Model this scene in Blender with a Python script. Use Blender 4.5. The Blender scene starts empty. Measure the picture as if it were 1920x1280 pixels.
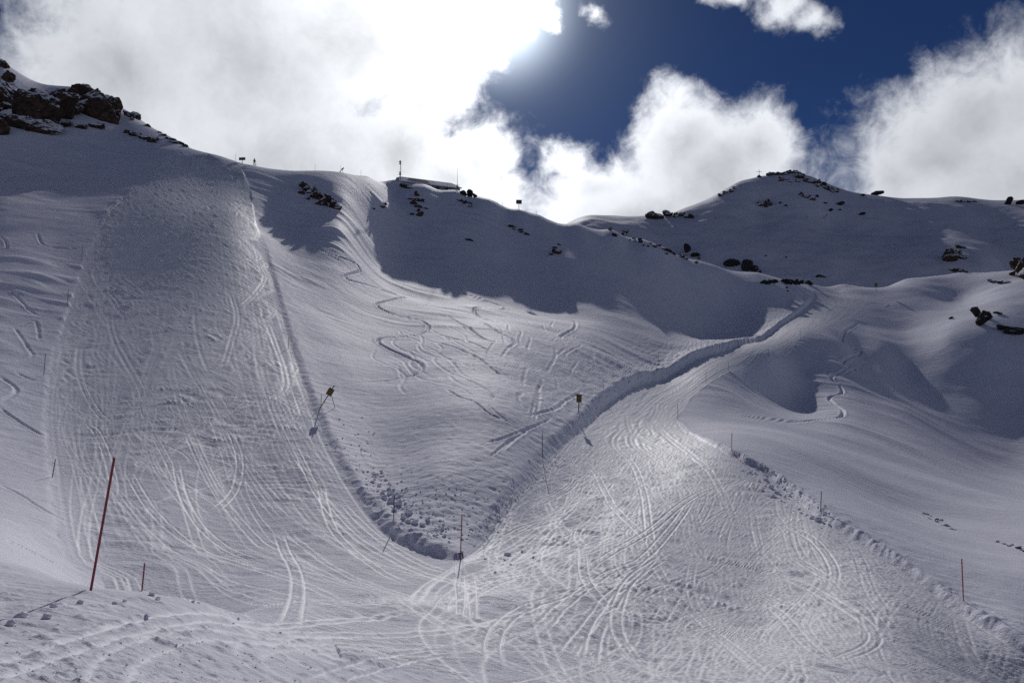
import bpy, bmesh, math, random, time
import numpy as np
T0 = time.time()
sc = bpy.context.scene
COL = sc.collection
rad = math.radians

# ------------------------------------------------------------------ camera
F_PX = 1493.0            # focal length in photo pixels (1920 wide): a 28 mm equivalent lens
PITCH = rad(3.0)
cam_d = bpy.data.cameras.new("camera")
cam_d.sensor_width = 36.0
cam_d.lens = 36.0 * F_PX / 1920.0
cam_d.clip_start = 0.1
cam_d.clip_end = 20000.0
cam = bpy.data.objects.new("camera", cam_d)
COL.objects.link(cam)
cam.location = (0, 0, 0)
cam.rotation_euler = (rad(90) + PITCH, 0, 0)
sc.camera = cam

def ray(px, py):
    """photo pixel -> world direction (unit)"""
    a = (px - 960.0) / F_PX; b = (640.0 - py) / F_PX
    cp, sp = math.cos(PITCH), math.sin(PITCH)
    v = np.array([a, cp - b * sp, sp + b * cp])
    return v / np.linalg.norm(v)

# ------------------------------------------------------------------ sun and sky
SUN_DIR = ray(930, 12)
SUN_EL = math.asin(SUN_DIR[2]); SUN_AZ = math.atan2(SUN_DIR[0], SUN_DIR[1])
sun_d = bpy.data.lights.new("sun", 'SUN')
sun_d.energy = 4.25
sun_d.angle = rad(0.53)
sun_d.color = (1.0, 0.97, 0.95)
sun = bpy.data.objects.new("sun", sun_d); COL.objects.link(sun)
sun.rotation_euler = (rad(90) - SUN_EL, 0, math.pi - SUN_AZ + 0)
from mathutils import Vector
sun.rotation_euler = Vector(SUN_DIR).to_track_quat('Z', 'Y').to_euler()

world = bpy.data.worlds.new("World"); sc.world = world
world.use_nodes = True
SKY_STRENGTH = 0.05
def build_world():
    nt = world.node_tree; N = nt.nodes; L = nt.links
    N.clear()
    out = N.new('ShaderNodeOutputWorld')
    bg = N.new('ShaderNodeBackground')
    L.new(bg.outputs[0], out.inputs['Surface'])
    sky = N.new('ShaderNodeTexSky'); sky.sky_type = 'NISHITA'
    sky.sun_disc = False
    sky.sun_elevation = SUN_EL; sky.sun_rotation = SUN_AZ
    sky.altitude = 2800; sky.air_density = 0.85; sky.dust_density = 0.12; sky.ozone_density = 1.6
    tc = N.new('ShaderNodeTexCoord')
    D = tc.outputs['Generated']
    def m(op, a, b=None, c=None, clamp=False):
        n = N.new('ShaderNodeMath'); n.operation = op; n.use_clamp = clamp
        for i, v in enumerate((a, b, c)):
            if v is None: continue
            if isinstance(v, (int, float)): n.inputs[i].default_value = v
            else: L.new(v, n.inputs[i])
        return n.outputs[0]
    def vm(op, a, b=None, s=None):
        n = N.new('ShaderNodeVectorMath'); n.operation = op
        for i, v in enumerate((a, b)):
            if v is None: continue
            if isinstance(v, (tuple, list)): n.inputs[i].default_value = v
            else: L.new(v, n.inputs[i])
        if s is not None: n.inputs['Scale'].default_value = s
        return n
    def noise(vec, scale, detail, rough=0.55, dist=0.0, ofs=(0, 0, 0), color=False):
        n = N.new('ShaderNodeTexNoise'); n.noise_dimensions = '3D'
        v = vm('ADD', vec, ofs).outputs[0] if any(ofs) else vec
        L.new(v, n.inputs['Vector'])
        n.inputs['Scale'].default_value = scale; n.inputs['Detail'].default_value = detail
        n.inputs['Roughness'].default_value = rough; n.inputs['Distortion'].default_value = dist
        return n.outputs['Color' if color else 'Fac']
    # sky coordinates, degrees of azimuth and elevation, stirred by noise for ragged cloud borders
    w1 = vm('SCALE', vm('SUBTRACT', noise(D, 5.0, 3, 0.55, color=True), (0.5, 0.5, 0.5)).outputs[0], s=0.075).outputs[0]
    w2 = vm('SCALE', vm('SUBTRACT', noise(D, 19.0, 5, 0.6, color=True, ofs=(3, 1, 7)), (0.5, 0.5, 0.5)).outputs[0], s=0.040).outputs[0]
    w3 = vm('SCALE', vm('SUBTRACT', noise(D, 70.0, 4, 0.6, color=True, ofs=(5, 2, 1)), (0.5, 0.5, 0.5)).outputs[0], s=0.012).outputs[0]
    DW = vm('NORMALIZE', vm('ADD', vm('ADD', vm('ADD', D, w1).outputs[0], w2).outputs[0], w3).outputs[0]).outputs[0]
    sep = N.new('ShaderNodeSeparateXYZ'); L.new(DW, sep.inputs[0])
    az = m('MULTIPLY', m('ARCTAN2', sep.outputs[0], sep.outputs[1]), 180 / math.pi)
    el = m('MULTIPLY', m('ARCSINE', sep.outputs[2]), 180 / math.pi)
    comb = N.new('ShaderNodeCombineXYZ'); L.new(az, comb.inputs[0]); L.new(el, comb.inputs[1])
    AE = comb.outputs[0]
    def ae(px, py):
        d = ray(px, py); return math.degrees(math.atan2(d[0], d[1])), math.degrees(math.asin(d[2]))
    # cloud banks: centre and half-size in photo pixels turned to sky angles, plus weight
    banks = [(215, 150, 215, 215), (430, 120, 360, 330), (560, 330, 420, 230), (680, 60, 280, 160),
             (765, 270, 140, 140), (795, 185, 105, 120), (890, 300, 90, 85), (850, 335, 115, 120), (905, -5, 165, 88), (930, 380, 85, 80), (60, 420, 300, 200),
             (1275, 290, 105, 125), (1330, 350, 200, 140), (1420, 300, 85, 95), (1120, 350, 130, 70), (1065, 300, 55, 45), (1200, 400, 260, 90),
             (1062, 40, 55, 55, .40), (1138, 26, 65, 50, .40), (1390, -15, 120, 70, .52), (1455, 18, 110, 70, .44), (1525, 42, 90, 70, .40),
             (1850, 210, 175, 120), (1760, 290, 160, 130), (1930, 330, 330, 200), (1680, 330, 90, 90), (2150, 150, 260, 170),
             (2500, 350, 400, 200), (-560, 250, 420, 260), (-900, 300, 500, 260)]
    acc = None
    for (cx, cy, rx, ry, *wt) in banks:
        a0, e0 = ae(cx, cy)
        k = 0.0384
        dv = vm('DIVIDE', vm('SUBTRACT', AE, (a0, e0, 0)).outputs[0], (rx * k, ry * k, 1)).outputs[0]
        d = m('SUBTRACT', 1.0, vm('LENGTH', dv).outputs['Value'])
        d = m('SUBTRACT', d, 1.0 - wt[0]) if wt else m('MULTIPLY', d, min(1.0, (min(rx, ry) / 95.0) ** 0.6))
        acc = d if acc is None else m('SMOOTH_MAX', acc, d, 0.12)
    # the rest of the sky dome, outside the picture: unseen cloud low down, its cover set to fill the shadows
    sepd = N.new('ShaderNodeSeparateXYZ'); L.new(D, sepd.inputs[0])
    azr = m('ABSOLUTE', m('ARCTAN2', sepd.outputs[0], sepd.outputs[1]))
    gen = m('SUBTRACT', m('MULTIPLY', noise(D, 2.6, 4, 0.55, ofs=(1, 4, 2)), 2.6), 1.20)
    gen = m('SUBTRACT', gen, m('MULTIPLY', m('ABSOLUTE', m('SUBTRACT', sepd.outputs[2], 0.2)), 0.7))
    gate = N.new('ShaderNodeMapRange'); L.new(azr, gate.inputs['Value'])
    gate.interpolation_type = 'SMOOTHSTEP'
    gate.inputs['From Min'].default_value = rad(36); gate.inputs['From Max'].default_value = rad(60)
    gate.inputs['To Min'].default_value = -1.0; gate.inputs['To Max'].default_value = 0.0
    acc = m('SMOOTH_MAX', acc, m('ADD', gen, gate.outputs[0]), 0.1)
    n1 = m('SUBTRACT', noise(DW, 9.0, 8, 0.62, 0.3), 0.5)
    n2 = m('SUBTRACT', noise(D, 34.0, 7, 0.66, 0.5, ofs=(2, 8, 3)), 0.5)
    field = m('ADD', acc, m('ADD', m('MULTIPLY', n1, 0.85), m('MULTIPLY', n2, 0.62)))
    al = N.new('ShaderNodeMapRange'); al.interpolation_type = 'SMOOTHSTEP'
    L.new(field, al.inputs['Value'])
    al.inputs['From Min'].default_value = -0.12; al.inputs['From Max'].default_value = 0.52
    alpha = al.outputs[0]
    # how the cloud glows: forward scattering round the sun, thin borders brighter, thick cores greyer
    cosang = vm('DOT_PRODUCT', D, tuple(SUN_DIR)).outputs['Value']
    ang = m('MULTIPLY', m('ARCCOSINE', m('MINIMUM', cosang, 0.999999)), 180 / math.pi)
    g1 = m('POWER', math.e, m('MULTIPLY', ang, -1 / 16.0))
    g2 = m('POWER', math.e, m('MULTIPLY', ang, -1 / 6.5))
    g3 = m('POWER', math.e, m('MULTIPLY', m('MULTIPLY', ang, ang), -1 / 9.0))
    glow = m('ADD', 1.02, m('ADD', m('MULTIPLY', g1, 0.95), m('ADD', m('MULTIPLY', g2, 3.2), m('MULTIPLY', g3, 9.0))))
    core = N.new('ShaderNodeMapRange'); core.interpolation_type = 'SMOOTHSTEP'
    n3 = m('SUBTRACT', noise(DW, 4.2, 6, 0.5, ofs=(9, 2, 4)), 0.5)
    L.new(m('ADD', field, m('MULTIPLY', n3, 1.5)), core.inputs['Value'])
    core.inputs['From Min'].default_value = 0.10; core.inputs['From Max'].default_value = 1.45
    core.inputs['To Min'].default_value = 1.45; core.inputs['To Max'].default_value = 0.68
    lum = m('MULTIPLY', glow, core.outputs[0])
    lum = m('MULTIPLY', lum, m('ADD', 1.0, m('MULTIPLY', n2, 0.25)))
    ccol = N.new('ShaderNodeMix'); ccol.data_type = 'RGBA'
    ccol.inputs['A'].default_value = (0.90, 0.935, 1.0, 1); ccol.inputs['B'].default_value = (1.0, 0.985, 0.95, 1)
    L.new(g2, ccol.inputs['Factor'])
    cl = N.new('ShaderNodeVectorMath'); cl.operation = 'SCALE'
    L.new(ccol.outputs['Result'], cl.inputs[0]); L.new(lum, cl.inputs['Scale'])
    # clear air: Nishita, with the aureole that fine ice gives round the sun
    skys = vm('MULTIPLY', vm('SCALE', sky.outputs[0], s=SKY_STRENGTH).outputs[0], (0.34, 0.56, 1.0)).outputs[0]   # deep blue of thin mountain air
    aur = N.new('ShaderNodeVectorMath'); aur.operation = 'SCALE'
    aur.inputs[0].default_value = (0.80, 0.90, 1.0)
    L.new(m('ADD', m('MULTIPLY', m('POWER', math.e, m('MULTIPLY', ang, -1 / 3.6)), 1.1), m('ADD', m('MULTIPLY', g1, 0.012), m('MULTIPLY', g3, 6.0))), aur.inputs['Scale'])
    clear = vm('ADD', skys, aur.outputs[0]).outputs[0]
    mix = N.new('ShaderNodeMix'); mix.data_type = 'RGBA'
    L.new(alpha, mix.inputs['Factor']); L.new(clear, mix.inputs['A']); L.new(cl.outputs[0], mix.inputs['B'])
    L.new(mix.outputs['Result'], bg.inputs['Color'])
    bg.inputs['Strength'].default_value = 1.0
build_world()
sc.view_settings.view_transform = 'Standard'
sc.view_settings.look = 'None'
sc.view_settings.exposure = -1.1
sc.view_settings.gamma = 1.0
sc.view_settings.use_curve_mapping = False
sc.cycles.use_denoising = False
sc.cycles.max_bounces = 6
sc.cycles.diffuse_bounces = 2

# ------------------------------------------------------------------ noise helpers (numpy)
def smooth(a, b, x):
    t = np.clip((x - a) / (b - a), 0, 1); return t * t * (3 - 2 * t)
_tabs = {}
def vnoise(x, y, seed=0):
    """gradient noise, about -1..1"""
    if seed not in _tabs:
        rs = np.random.RandomState(1000 + seed)
        a = rs.rand(256, 256) * 2 * np.pi
        _tabs[seed] = (np.cos(a).astype(np.float32), np.sin(a).astype(np.float32))
    gx, gy = _tabs[seed]
    xi = np.floor(x); yi = np.floor(y)
    fx = (x - xi).astype(np.float32); fy = (y - yi).astype(np.float32)
    i0 = xi.astype(np.int64) & 255; j0 = yi.astype(np.int64) & 255
    i1 = (i0 + 1) & 255; j1 = (j0 + 1) & 255
    u = fx * fx * fx * (fx * (fx * 6 - 15) + 10); v = fy * fy * fy * (fy * (fy * 6 - 15) + 10)
    def g(i, j, dx, dy): return gx[i, j] * dx + gy[i, j] * dy
    a = g(i0, j0, fx, fy); b = g(i1, j0, fx - 1, fy); c = g(i0, j1, fx, fy - 1); d = g(i1, j1, fx - 1, fy - 1)
    return ((a + (b - a) * u) + ((c + (d - c) * u) - (a + (b - a) * u)) * v) * 1.5

# ------------------------------------------------------------------ the lie of the land
# surveyed points: (photo x, photo y, metres of depth); heights follow from the sight line
CP = [
 # near bank on the left and the foreground
 (0,1280,7),(240,1280,8),(480,1280,10),(800,1280,14),(960,1280,16),(1440,1280,20),(1920,1280,26),(-300,1280,5.5),(2250,1280,32),
 (0,1180,9.5),(0,1100,12),(170,1106,12.5),(290,1112,13.5),(380,1130,14.5),(300,1200,10.5),(480,1200,13),(600,1160,17.5),(780,1170,20),
 (960,1150,24),(870,1050,34),(-250,1100,11),
 # left slope and the left piste
 (0,1050,17),(0,1000,24),(0,950,31),(0,850,45),(0,700,64),(0,600,80),(0,500,100),
 (-250,950,27),(-250,700,62),(-250,500,100),(-250,300,165),(-300,120,195),
 (130,1050,26),(120,900,42),(120,760,59),(120,620,80),(150,500,105),
 (300,1050,28),(300,950,37),(300,850,48),(300,750,60),(300,650,75),(300,550,94),(300,450,117),
 (430,450,119),(430,600,86),(430,750,61),(430,900,45),(430,1030,32),(560,1050,31),(560,960,39),(700,1080,30),
 # ridge line on the left
 (0,118,222),(60,150,232),(150,166,236),(222,202,238),(260,222,242),(330,262,234),(400,290,210),(472,311,190),(530,321,194),(585,322,200),(640,325,206),(690,331,218),(740,338,230),(800,346,231),(900,370,231),(930,380,230),(1080,417,227),(1200,450,230),(1250,468,232),(240,208,243),(420,296,201),(860,358,232),(973,392,228),(1010,402,226),
 (110,240,205),(220,235,222),(0,245,193),
 # hollow with the first shadow
 (520,334,180),(575,345,178),(520,400,156),(560,420,153),(510,460,129),(440,400,137),(470,350,168),
 (635,432,149),(650,380,174),(605,395,163),
 (540,560,103),(560,650,82),(600,770,61),(640,870,48.5),(700,960,41),(850,1045,35),
 # the big shaded face under the station
 (740,355,224),(770,352,224),(820,362,225),(870,374,225),(950,402,221),(1000,420,216),(1060,435,216),(1120,445,218),(1180,460,222),(1270,482,230),
 (700,490,157),(760,522,155),(840,537,155),(960,560,158),(1020,575,159),(1100,570,164),(1170,570,169),(1230,592,171),(1330,635,174),
 (700,430,179),(760,430,192),(860,450,190),(960,480,191),(1070,490,192),(1170,510,196),(1260,540,202),(1310,570,202),
 (1150,432,229),(1310,490,235),(1345,500,238),(1420,515,243),(1480,528,251),(1530,535,259),
 (1360,560,214),(1410,553,222),(1400,600,201),(1400,640,176),
 # open slope in the middle
 (700,560,124),(700,640,96),(700,720,74),(700,800,59),(700,880,48.5),(760,960,41),
 (830,620,104),(830,680,83),(830,740,66),(830,800,55.5),(830,900,44.5),
 (960,620,109),(960,680,86),(960,740,69),(960,800,58),(960,900,46.8),(1100,640,124),(1100,720,94),(1230,650,142),
 # right piste
 (1130,790,77),(1060,860,57),(1000,920,47.2),(920,1010,38.5),(1200,900,54),(1200,1000,40),(1200,1100,31),(1200,1200,25),
 (1440,1000,42),(1440,1150,30.5),(1700,1150,29),(1540,965,45),(1807,1142,32),(1920,1212,28),(1650,1045,37.5),
 (1370,850,60),(1272,785,90),(1324,717,117),(1366,695,129),(1441,667,149),(1501,634,172),(1549,609,193),(1560,590,213),(1570,545,255),(1580,533,264),
 (1235,690,130),(1389,640,172),(1486,592,206),(1520,555,238),
 # bowl on the right
 (1480,740,140),(1350,775,99),(1400,730,124),(1450,790,100),(1580,650,174),(1580,700,156),(1580,750,138),(1580,790,118),(1640,800,122),(1500,690,157),(1440,715,139),(1650,750,146),(1650,700,166),(1650,650,187),(1620,620,203),(1500,850,70),(1500,900,58),(1600,660,177),(1600,610,206),
 (1600,555,245),(1650,538,264),(1700,522,276),(1750,517,280),(1800,512,284),(1860,511,282),(1920,512,280),(2150,500,270),
 (1700,620,211),(1700,700,177),(1700,780,140),(1700,860,100),(1700,950,66),(1800,560,246),
 (1850,618,192),(1920,640,186),(1780,640,190),(1850,740,166),(1920,760,163),(1800,700,175),(1820,800,152),(1900,860,139),(1900,950,78),(1850,1050,46),(1960,1050,49),(2200,640,180),(2200,860,120),(2200,1050,50),
 # far mountain
 (1100,408,520),(1215,405,555),(1280,390,570),(1340,372,580),(1390,343,592),(1428,331,598),(1480,323,602),(1520,330,604),(1570,352,610),(1640,366,620),(1720,369,628),(1800,372,640),(1920,379,640),(2150,370,640),
 (1430,400,540),(1560,420,520),(1700,430,515),(1850,440,510),(1430,470,455),(1560,500,425),(1700,490,430),(1850,490,430),(1250,440,505),(1100,430,480),(2100,480,430),
]
RAMP = [(0,500,100,.435,(400,340)),(150,500,104,.435,(400,330)),(300,450,117,.44,(380,310)),(390,450,119,.44,(380,320))]
for px, py, Y, s_, tg in RAMP:        # evenly tilted upper slope
    d = ray(px, py); z = d[2] / d[1] * Y
    for q in tg:
        d = ray(px, q); CP.append((px, q, (z - s_ * Y) / (d[2] / d[1] - s_)))
pts = []
for (px, py, Y) in CP:
    d = ray(px, py); k = Y / d[1]
    x, y, z = d * k
    r = math.hypot(x, y); pts.append((math.atan2(x, y), math.log(r), z / r))
def hidden(px, Y, z):
    a = (px - 960) / F_PX / math.cos(PITCH); x = a * Y; r = math.hypot(x, Y)
    pts.append((math.atan2(x, Y), math.log(r), z / r))
# ground the camera cannot see
for px, Y, z in [(100,17,-4.0),(268,19,-5.9),(268,23,-6.3),(400,20,-5.9),(500,24,-6.2),
                 (0,310,82),(250,330,80),(400,280,58),(480,250,46),(640,260,44),(760,270,48),(900,270,42),(1010,270,34),(1150,280,26),(1310,290,22),(1450,315,18),(1570,325,20),(1700,335,22),(1900,345,24),
                 (0,400,60),(480,350,40),(900,350,30),(1250,350,18),(1560,360,22),(1900,385,30),(1000,430,60),
                 (0,700,40),(480,700,20),(800,650,40),(1000,600,95),(1250,680,100),(1480,720,110),(1800,760,110),(2100,760,110),
                 (0,1300,-100),(500,1300,-120),(960,1300,-100),(1400,1300,-60),(1900,1300,-60),(0,3000,-500),(960,3000,-500),(1900,3000,-500)]:
    hidden(px, Y, z)
for thd, lst in ((-60,[(3,-1.9),(10,-1.5),(40,8),(150,60),(250,70),(600,20),(3000,-500)]),(60,[(3,-2.3),(12,-5.5),(40,-12),(150,-8),(250,30),(600,60),(3000,-500)]),
                 (-100,[(3,-1.7),(10,-.5),(40,8),(150,30),(600,0),(3000,-500)]),(100,[(3,-2.0),(12,-4),(40,-14),(150,-30),(600,-80),(3000,-500)]),
                 (-140,[(3,-1.5),(10,-1),(40,2),(150,-10),(600,-100),(3000,-500)]),(140,[(3,-1.6),(12,-2.5),(40,-10),(150,-40),(600,-150),(3000,-500)]),
                 (-180,[(3,-1.5),(10,-1.5),(40,-5),(150,-30),(600,-150),(3000,-500)]),(180,[(3,-1.5),(10,-1.5),(40,-5),(150,-30),(600,-150),(3000,-500)]),
                 (-30,[(3,-1.9)]),(0,[(3,-2.2),(7,-3.6)]),(30,[(3,-2.3),(8,-4.4)])):
    for r, z in lst: pts.append((rad(thd), math.log(r), z / r))
pts = np.array(pts)
KA = 3.2
def tps_fit(P):
    A = P[:, :2] * np.array([KA, 1.0]); n = len(A)
    d2 = ((A[:, None] - A[None]) ** 2).sum(-1)
    K = 0.5 * d2 * np.log(d2 + 1e-12) + np.eye(n) * 2e-5
    Q = np.c_[np.ones(n), A]
    M = np.zeros((n + 3, n + 3)); M[:n, :n] = K; M[:n, n:] = Q; M[n:, :n] = Q.T
    w = np.linalg.solve(M, np.r_[P[:, 2], np.zeros(3)])
    return A, w
TA, TW = tps_fit(pts)
TH0, DTH = -math.pi, rad(0.4); NTH = 901
LR0, LR1, NLR = math.log(2.0), math.log(3200.0), 380; DLR = (LR1 - LR0) / (NLR - 1)
def build_grid():
    th = TH0 + DTH * np.arange(NTH); lr = LR0 + DLR * np.arange(NLR)
    G = np.zeros((NTH, NLR), np.float32)
    B = lr
    for i0 in range(0, NTH, 20):
        a = th[i0:i0 + 20] * KA
        da = (a[:, None] - TA[None, :, 0]) ** 2           # (k,n)
        db = (B[:, None] - TA[None, :, 1]) ** 2           # (m,n)
        d2 = (da[:, None, :] + db[None]).astype(np.float32) + 1e-12
        G[i0:i0 + 20] = (0.5 * d2 * np.log(d2)) @ TW[:-3].astype(np.float32) + TW[-3] + TW[-2] * a[:, None] + TW[-1] * B[None]
    return G
GR = build_grid()
print("grid", time.time() - T0)
def cubic(t):
    return (-0.5*t**3 + t**2 - 0.5*t, 1.5*t**3 - 2.5*t**2 + 1, -1.5*t**3 + 2*t**2 + 0.5*t, 0.5*t**3 - 0.5*t**2)
def elev(th, lr):
    u = (th - TH0) / DTH; v = (lr - LR0) / DLR
    u = np.clip(u, 1.0, NTH - 3.001); v = np.clip(v, 1.0, NLR - 3.001)
    i = np.floor(u).astype(np.int64); j = np.floor(v).astype(np.int64)
    wu = cubic((u - i).astype(np.float32)); wv = cubic((v - j).astype(np.float32))
    e = 0
    for a in range(4):
        row = 0
        for b in range(4):
            row = row + wv[b] * GR[i + a - 1, j + b - 1]
        e = e + wu[a] * row
    return e
def base(x, y):
    r = np.maximum(np.hypot(x, y), 1e-3); th = np.arctan2(x, y)
    rc = np.maximum(r, 3.0)
    z = elev(th, np.log(rc)) * rc
    return np.where(r < 3.0, -1.65 + (z + 1.65) * (r / 3.0) ** 2, z)
def hit(px, py, rmin=4.0, rmax=900.0):
    """where the sight line of a photo pixel meets the ground (falls back to the crest)"""
    d = ray(px, py); h = math.hypot(d[0], d[1]); th = math.atan2(d[0], d[1])
    lr = np.linspace(math.log(rmin), math.log(rmax), 6000)
    e = elev(np.full_like(lr, th), lr)
    ab = np.nonzero(e >= d[2] / h)[0]
    k = ab[0] if len(ab) else int(np.argmax(e))
    r = math.exp(lr[k])
    return np.array([r * math.sin(th), r * math.cos(th)])
def crest(px, rmin=100.0, rmax=330.0):
    d = ray(px, 600); th = math.atan2(d[0], d[1])
    lr = np.linspace(math.log(rmin), math.log(rmax), 3000)
    e = elev(np.full_like(lr, th), lr); k = int(np.argmax(e)); r = math.exp(lr[k])
    return np.array([r * math.sin(th), r * math.cos(th)])

def spline(P, n=6):
    P = np.asarray(P, float); Q = np.vstack([2 * P[0] - P[1], P, 2 * P[-1] - P[-2]])
    o = []
    for i in range(1, len(Q) - 2):
        for t in np.arange(n) / n:
            a = cubic(t); o.append(a[0] * Q[i - 1] + a[1] * Q[i] + a[2] * Q[i + 1] + a[3] * Q[i + 2])
    o.append(P[-1]); return np.array(o)
def resample(P, step):
    s = np.r_[0, np.cumsum(np.hypot(*np.diff(P, axis=0).T))]
    t = np.arange(0, s[-1], step)
    return np.c_[np.interp(t, s, P[:, 0]), np.interp(t, s, P[:, 1])]
def px_path(lst): return np.array([hit(*p) for p in lst])

LRe = [(492,445),(508,500),(525,560),(555,660),(590,760),(640,870),(690,950),(740,1005),(800,1035),(850,1047)]
LLe = [(190,410),(165,470),(135,560),(105,650),(90,720),(85,800),(95,890),(105,980),(130,1055)]
RLe = [(870,1043),(930,970),(985,900),(1020,855),(1050,830),(1100,790),(1135,755),(1200,717),(1290,682),(1390,645),(1470,605),(1510,575),(1530,545)]
RRe = [(1645,545),(1610,583),(1549,611),(1500,636),(1440,668),(1366,697),(1300,745),(1272,788),(1300,815),(1372,852),(1440,887),(1490,930),(1540,968),(1620,1020),(1700,1070),(1800,1147),(1860,1182),(1920,1217),(1990,1265)]
wLR, wLL, wRL, wRR = [px_path(e) for e in (LRe, LLe, RLe, RRe)]
#            edge,  raised side (+1 = right of travel), heights per point, wall width, falloff
EDGES = [
 (wLR, -1, [.08,.14,.18,.2,.2,.22,.28,.36,.36,.2], .9, 3.0),
 (wLL, +1, [.03,.06,.08,.09,.09,.09,.08,.07,.05], .6, 3.0),
 (wRL, -1, [.10,.13,.18,.26,.5,.8,1.0,1.2,1.3,1.15,.85,.6,.3], .9, 7.0),
 (wRR, -1, [0,0,0,0,0,0,0,.0,.10,.3,.36,.42,.42,.4,.36,.33,.33,.3,.25], .6, 3.0),
]
def poly_dist(x, y, P):
    """distance, signed side (+ = right of travel) and fractional index along a polyline"""
    best = np.full(x.shape, 1e9, np.float32); side = np.zeros_like(best); idx = np.zeros_like(best)
    for i in range(len(P) - 1):
        ax, ay = P[i]; dx, dy = P[i + 1] - P[i]; L2 = dx * dx + dy * dy + 1e-9
        t = np.clip(((x - ax) * dx + (y - ay) * dy) / L2, 0, 1)
        ex = x - ax - t * dx; ey = y - ay - t * dy
        d = np.hypot(ex, ey)
        m = d < best
        best = np.where(m, d, best); idx = np.where(m, i + t, idx)
        side = np.where(m, np.sign((x - ax) * dy - (y - ay) * dx), side)
    return best, side, idx
def in_poly(x, y, P):
    c = np.zeros(x.shape, bool); n = len(P)
    for i in range(n):
        x0, y0 = P[i]; x1, y1 = P[(i + 1) % n]
        if y0 == y1: continue
        m = ((y0 > y) != (y1 > y))
        c ^= m & (x < (x1 - x0) * (y - y0) / (y1 - y0) + x0)
    return c
LLx = [(330,285),(275,330),(225,370)] + LLe + [(200,1085),(330,1125),(520,1180),(700,1225)]
LRx = [(452,315),(468,350),(480,400)] + LRe + [(1000,1078),(1150,1110),(1300,1150)]
RLx = RLe[::-1] + [(770,1100),(690,1180),(560,1290),(430,1420)]
RRx = RRe + [(2060,1420)]
pLL, pLR, pRL, pRR = [spline(px_path(e), 4) for e in (LLx, LRx, RLx, RRx)]
# ground plan of the two pistes
POLY_L = np.vstack([spline(px_path([(300,290),(250,350)] + LLe), 4), spline(wLR, 4)[::-1], px_path([(470,400),(455,330),(430,305)])])
POLY_L = np.vstack([spline(px_path(LLe + [(190,1080)]), 4), px_path([(300,1118),(430,1150),(620,1190),(760,1180),(860,1120)]), spline(wLR, 4)[::-1], px_path([(480,420),(470,360),(455,318),(390,292),(300,310),(230,370)])])
POLY_R = np.vstack([spline(wRL, 4)[::-1], px_path([(860,1120),(760,1180),(620,1190),(640,1235),(900,1275)]), np.array([[3.0, 8.0], [26.0, 12.0]]), spline(wRR, 4)[::-1]])

# ------------------------------------------------------------------ ski tracks, pressed into two ground maps
class Map:
    def __init__(s, x0, x1, y0, y1, c):
        s.x0, s.y0, s.c = x0, y0, c
        s.nx, s.ny = int((x1 - x0) / c), int((y1 - y0) / c)
        s.h = np.zeros((s.nx, s.ny), np.float32)      # height change
        s.m = np.zeros((s.nx, s.ny), np.float32)      # polished by skis
    def stamp(s, P, width, depth, rim, polish, off=0.0, minw=1.0, fade=True):
        c = s.c
        wid = max(width, minw * c)
        P = resample(P, c * 0.6)
        if len(P) < 4: return
        T = np.gradient(P, axis=0); T /= (np.hypot(T[:, 0], T[:, 1])[:, None] + 1e-9)
        Nn = np.c_[T[:, 1], -T[:, 0]]
        q = np.arange(-1.0, 1.0001, 0.5 * c / wid)
        f = np.ones(len(P))
        if fade:
            k = np.arange(len(P)) / len(P); f = np.clip(np.minimum(k, 1 - k) * 8, 0, 1)
        pos = P[:, None] + Nn[:, None] * (off + q[None, :, None] * wid)
        i = ((pos[..., 0] - s.x0) / c).astype(int); j = ((pos[..., 1] - s.y0) / c).astype(int)
        ok = (i >= 0) & (j >= 0) & (i < s.nx) & (j < s.ny)
        pr = np.where(np.abs(q) < 0.5, -depth * np.cos(q * np.pi) ** 2, rim * np.sin((np.abs(q) - 0.5) * 2 * np.pi))
        pm = polish * smooth(0.62, 0.30, np.abs(q))
        if np.ndim(rim) == 0:
            H = pr[None] * f[:, None]; M = pm[None] * f[:, None]
        H = np.broadcast_to(H, i.shape)[ok]; M = np.broadcast_to(M, i.shape)[ok]
        i = i[ok]; j = j[ok]
        s.h[i, j] = np.where(M > 0.3, H, s.h[i, j] * 0.75 + H)
        s.m[i, j] = np.maximum(s.m[i, j], M)
    def blur(s, n=1):
        for _ in range(n):
            for A in (s.h, s.m):
                A[1:-1] = 0.25 * A[:-2] + 0.5 * A[1:-1] + 0.25 * A[2:]
                A[:, 1:-1] = 0.25 * A[:, :-2] + 0.5 * A[:, 1:-1] + 0.25 * A[:, 2:]
    def sample(s, x, y):
        u = (x - s.x0) / s.c - 0.5; v = (y - s.y0) / s.c - 0.5
        ins = (u > 1) & (v > 1) & (u < s.nx - 3) & (v < s.ny - 3)
        u = np.clip(u, 0, s.nx - 2); v = np.clip(v, 0, s.ny - 2)
        i = u.astype(int); j = v.astype(int); fu = (u - i).astype(np.float32); fv = (v - j).astype(np.float32)
        def b(A): return (A[i, j] * (1 - fu) + A[i + 1, j] * fu) * (1 - fv) + (A[i, j + 1] * (1 - fu) + A[i + 1, j + 1] * fu) * fv
        return b(s.h) * ins, b(s.m) * ins, ins
MA = Map(-36, 46, 6, 72, 0.04)
MB = Map(-112, 112, 40, 262, 0.12)
def track(P, width=0.12, gap=0.32, depth=0.05, rim=0.03, polish=1.0, fade=True):
    for off in ((-gap / 2, gap / 2) if gap else (0.0,)):
        MA.stamp(P, width, depth, rim, polish, off, 1.5, fade)
        MB.stamp(P, width, depth * 1.5, rim * 1.5, polish, off, 2.4, fade)
rng = random.Random(7)
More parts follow.
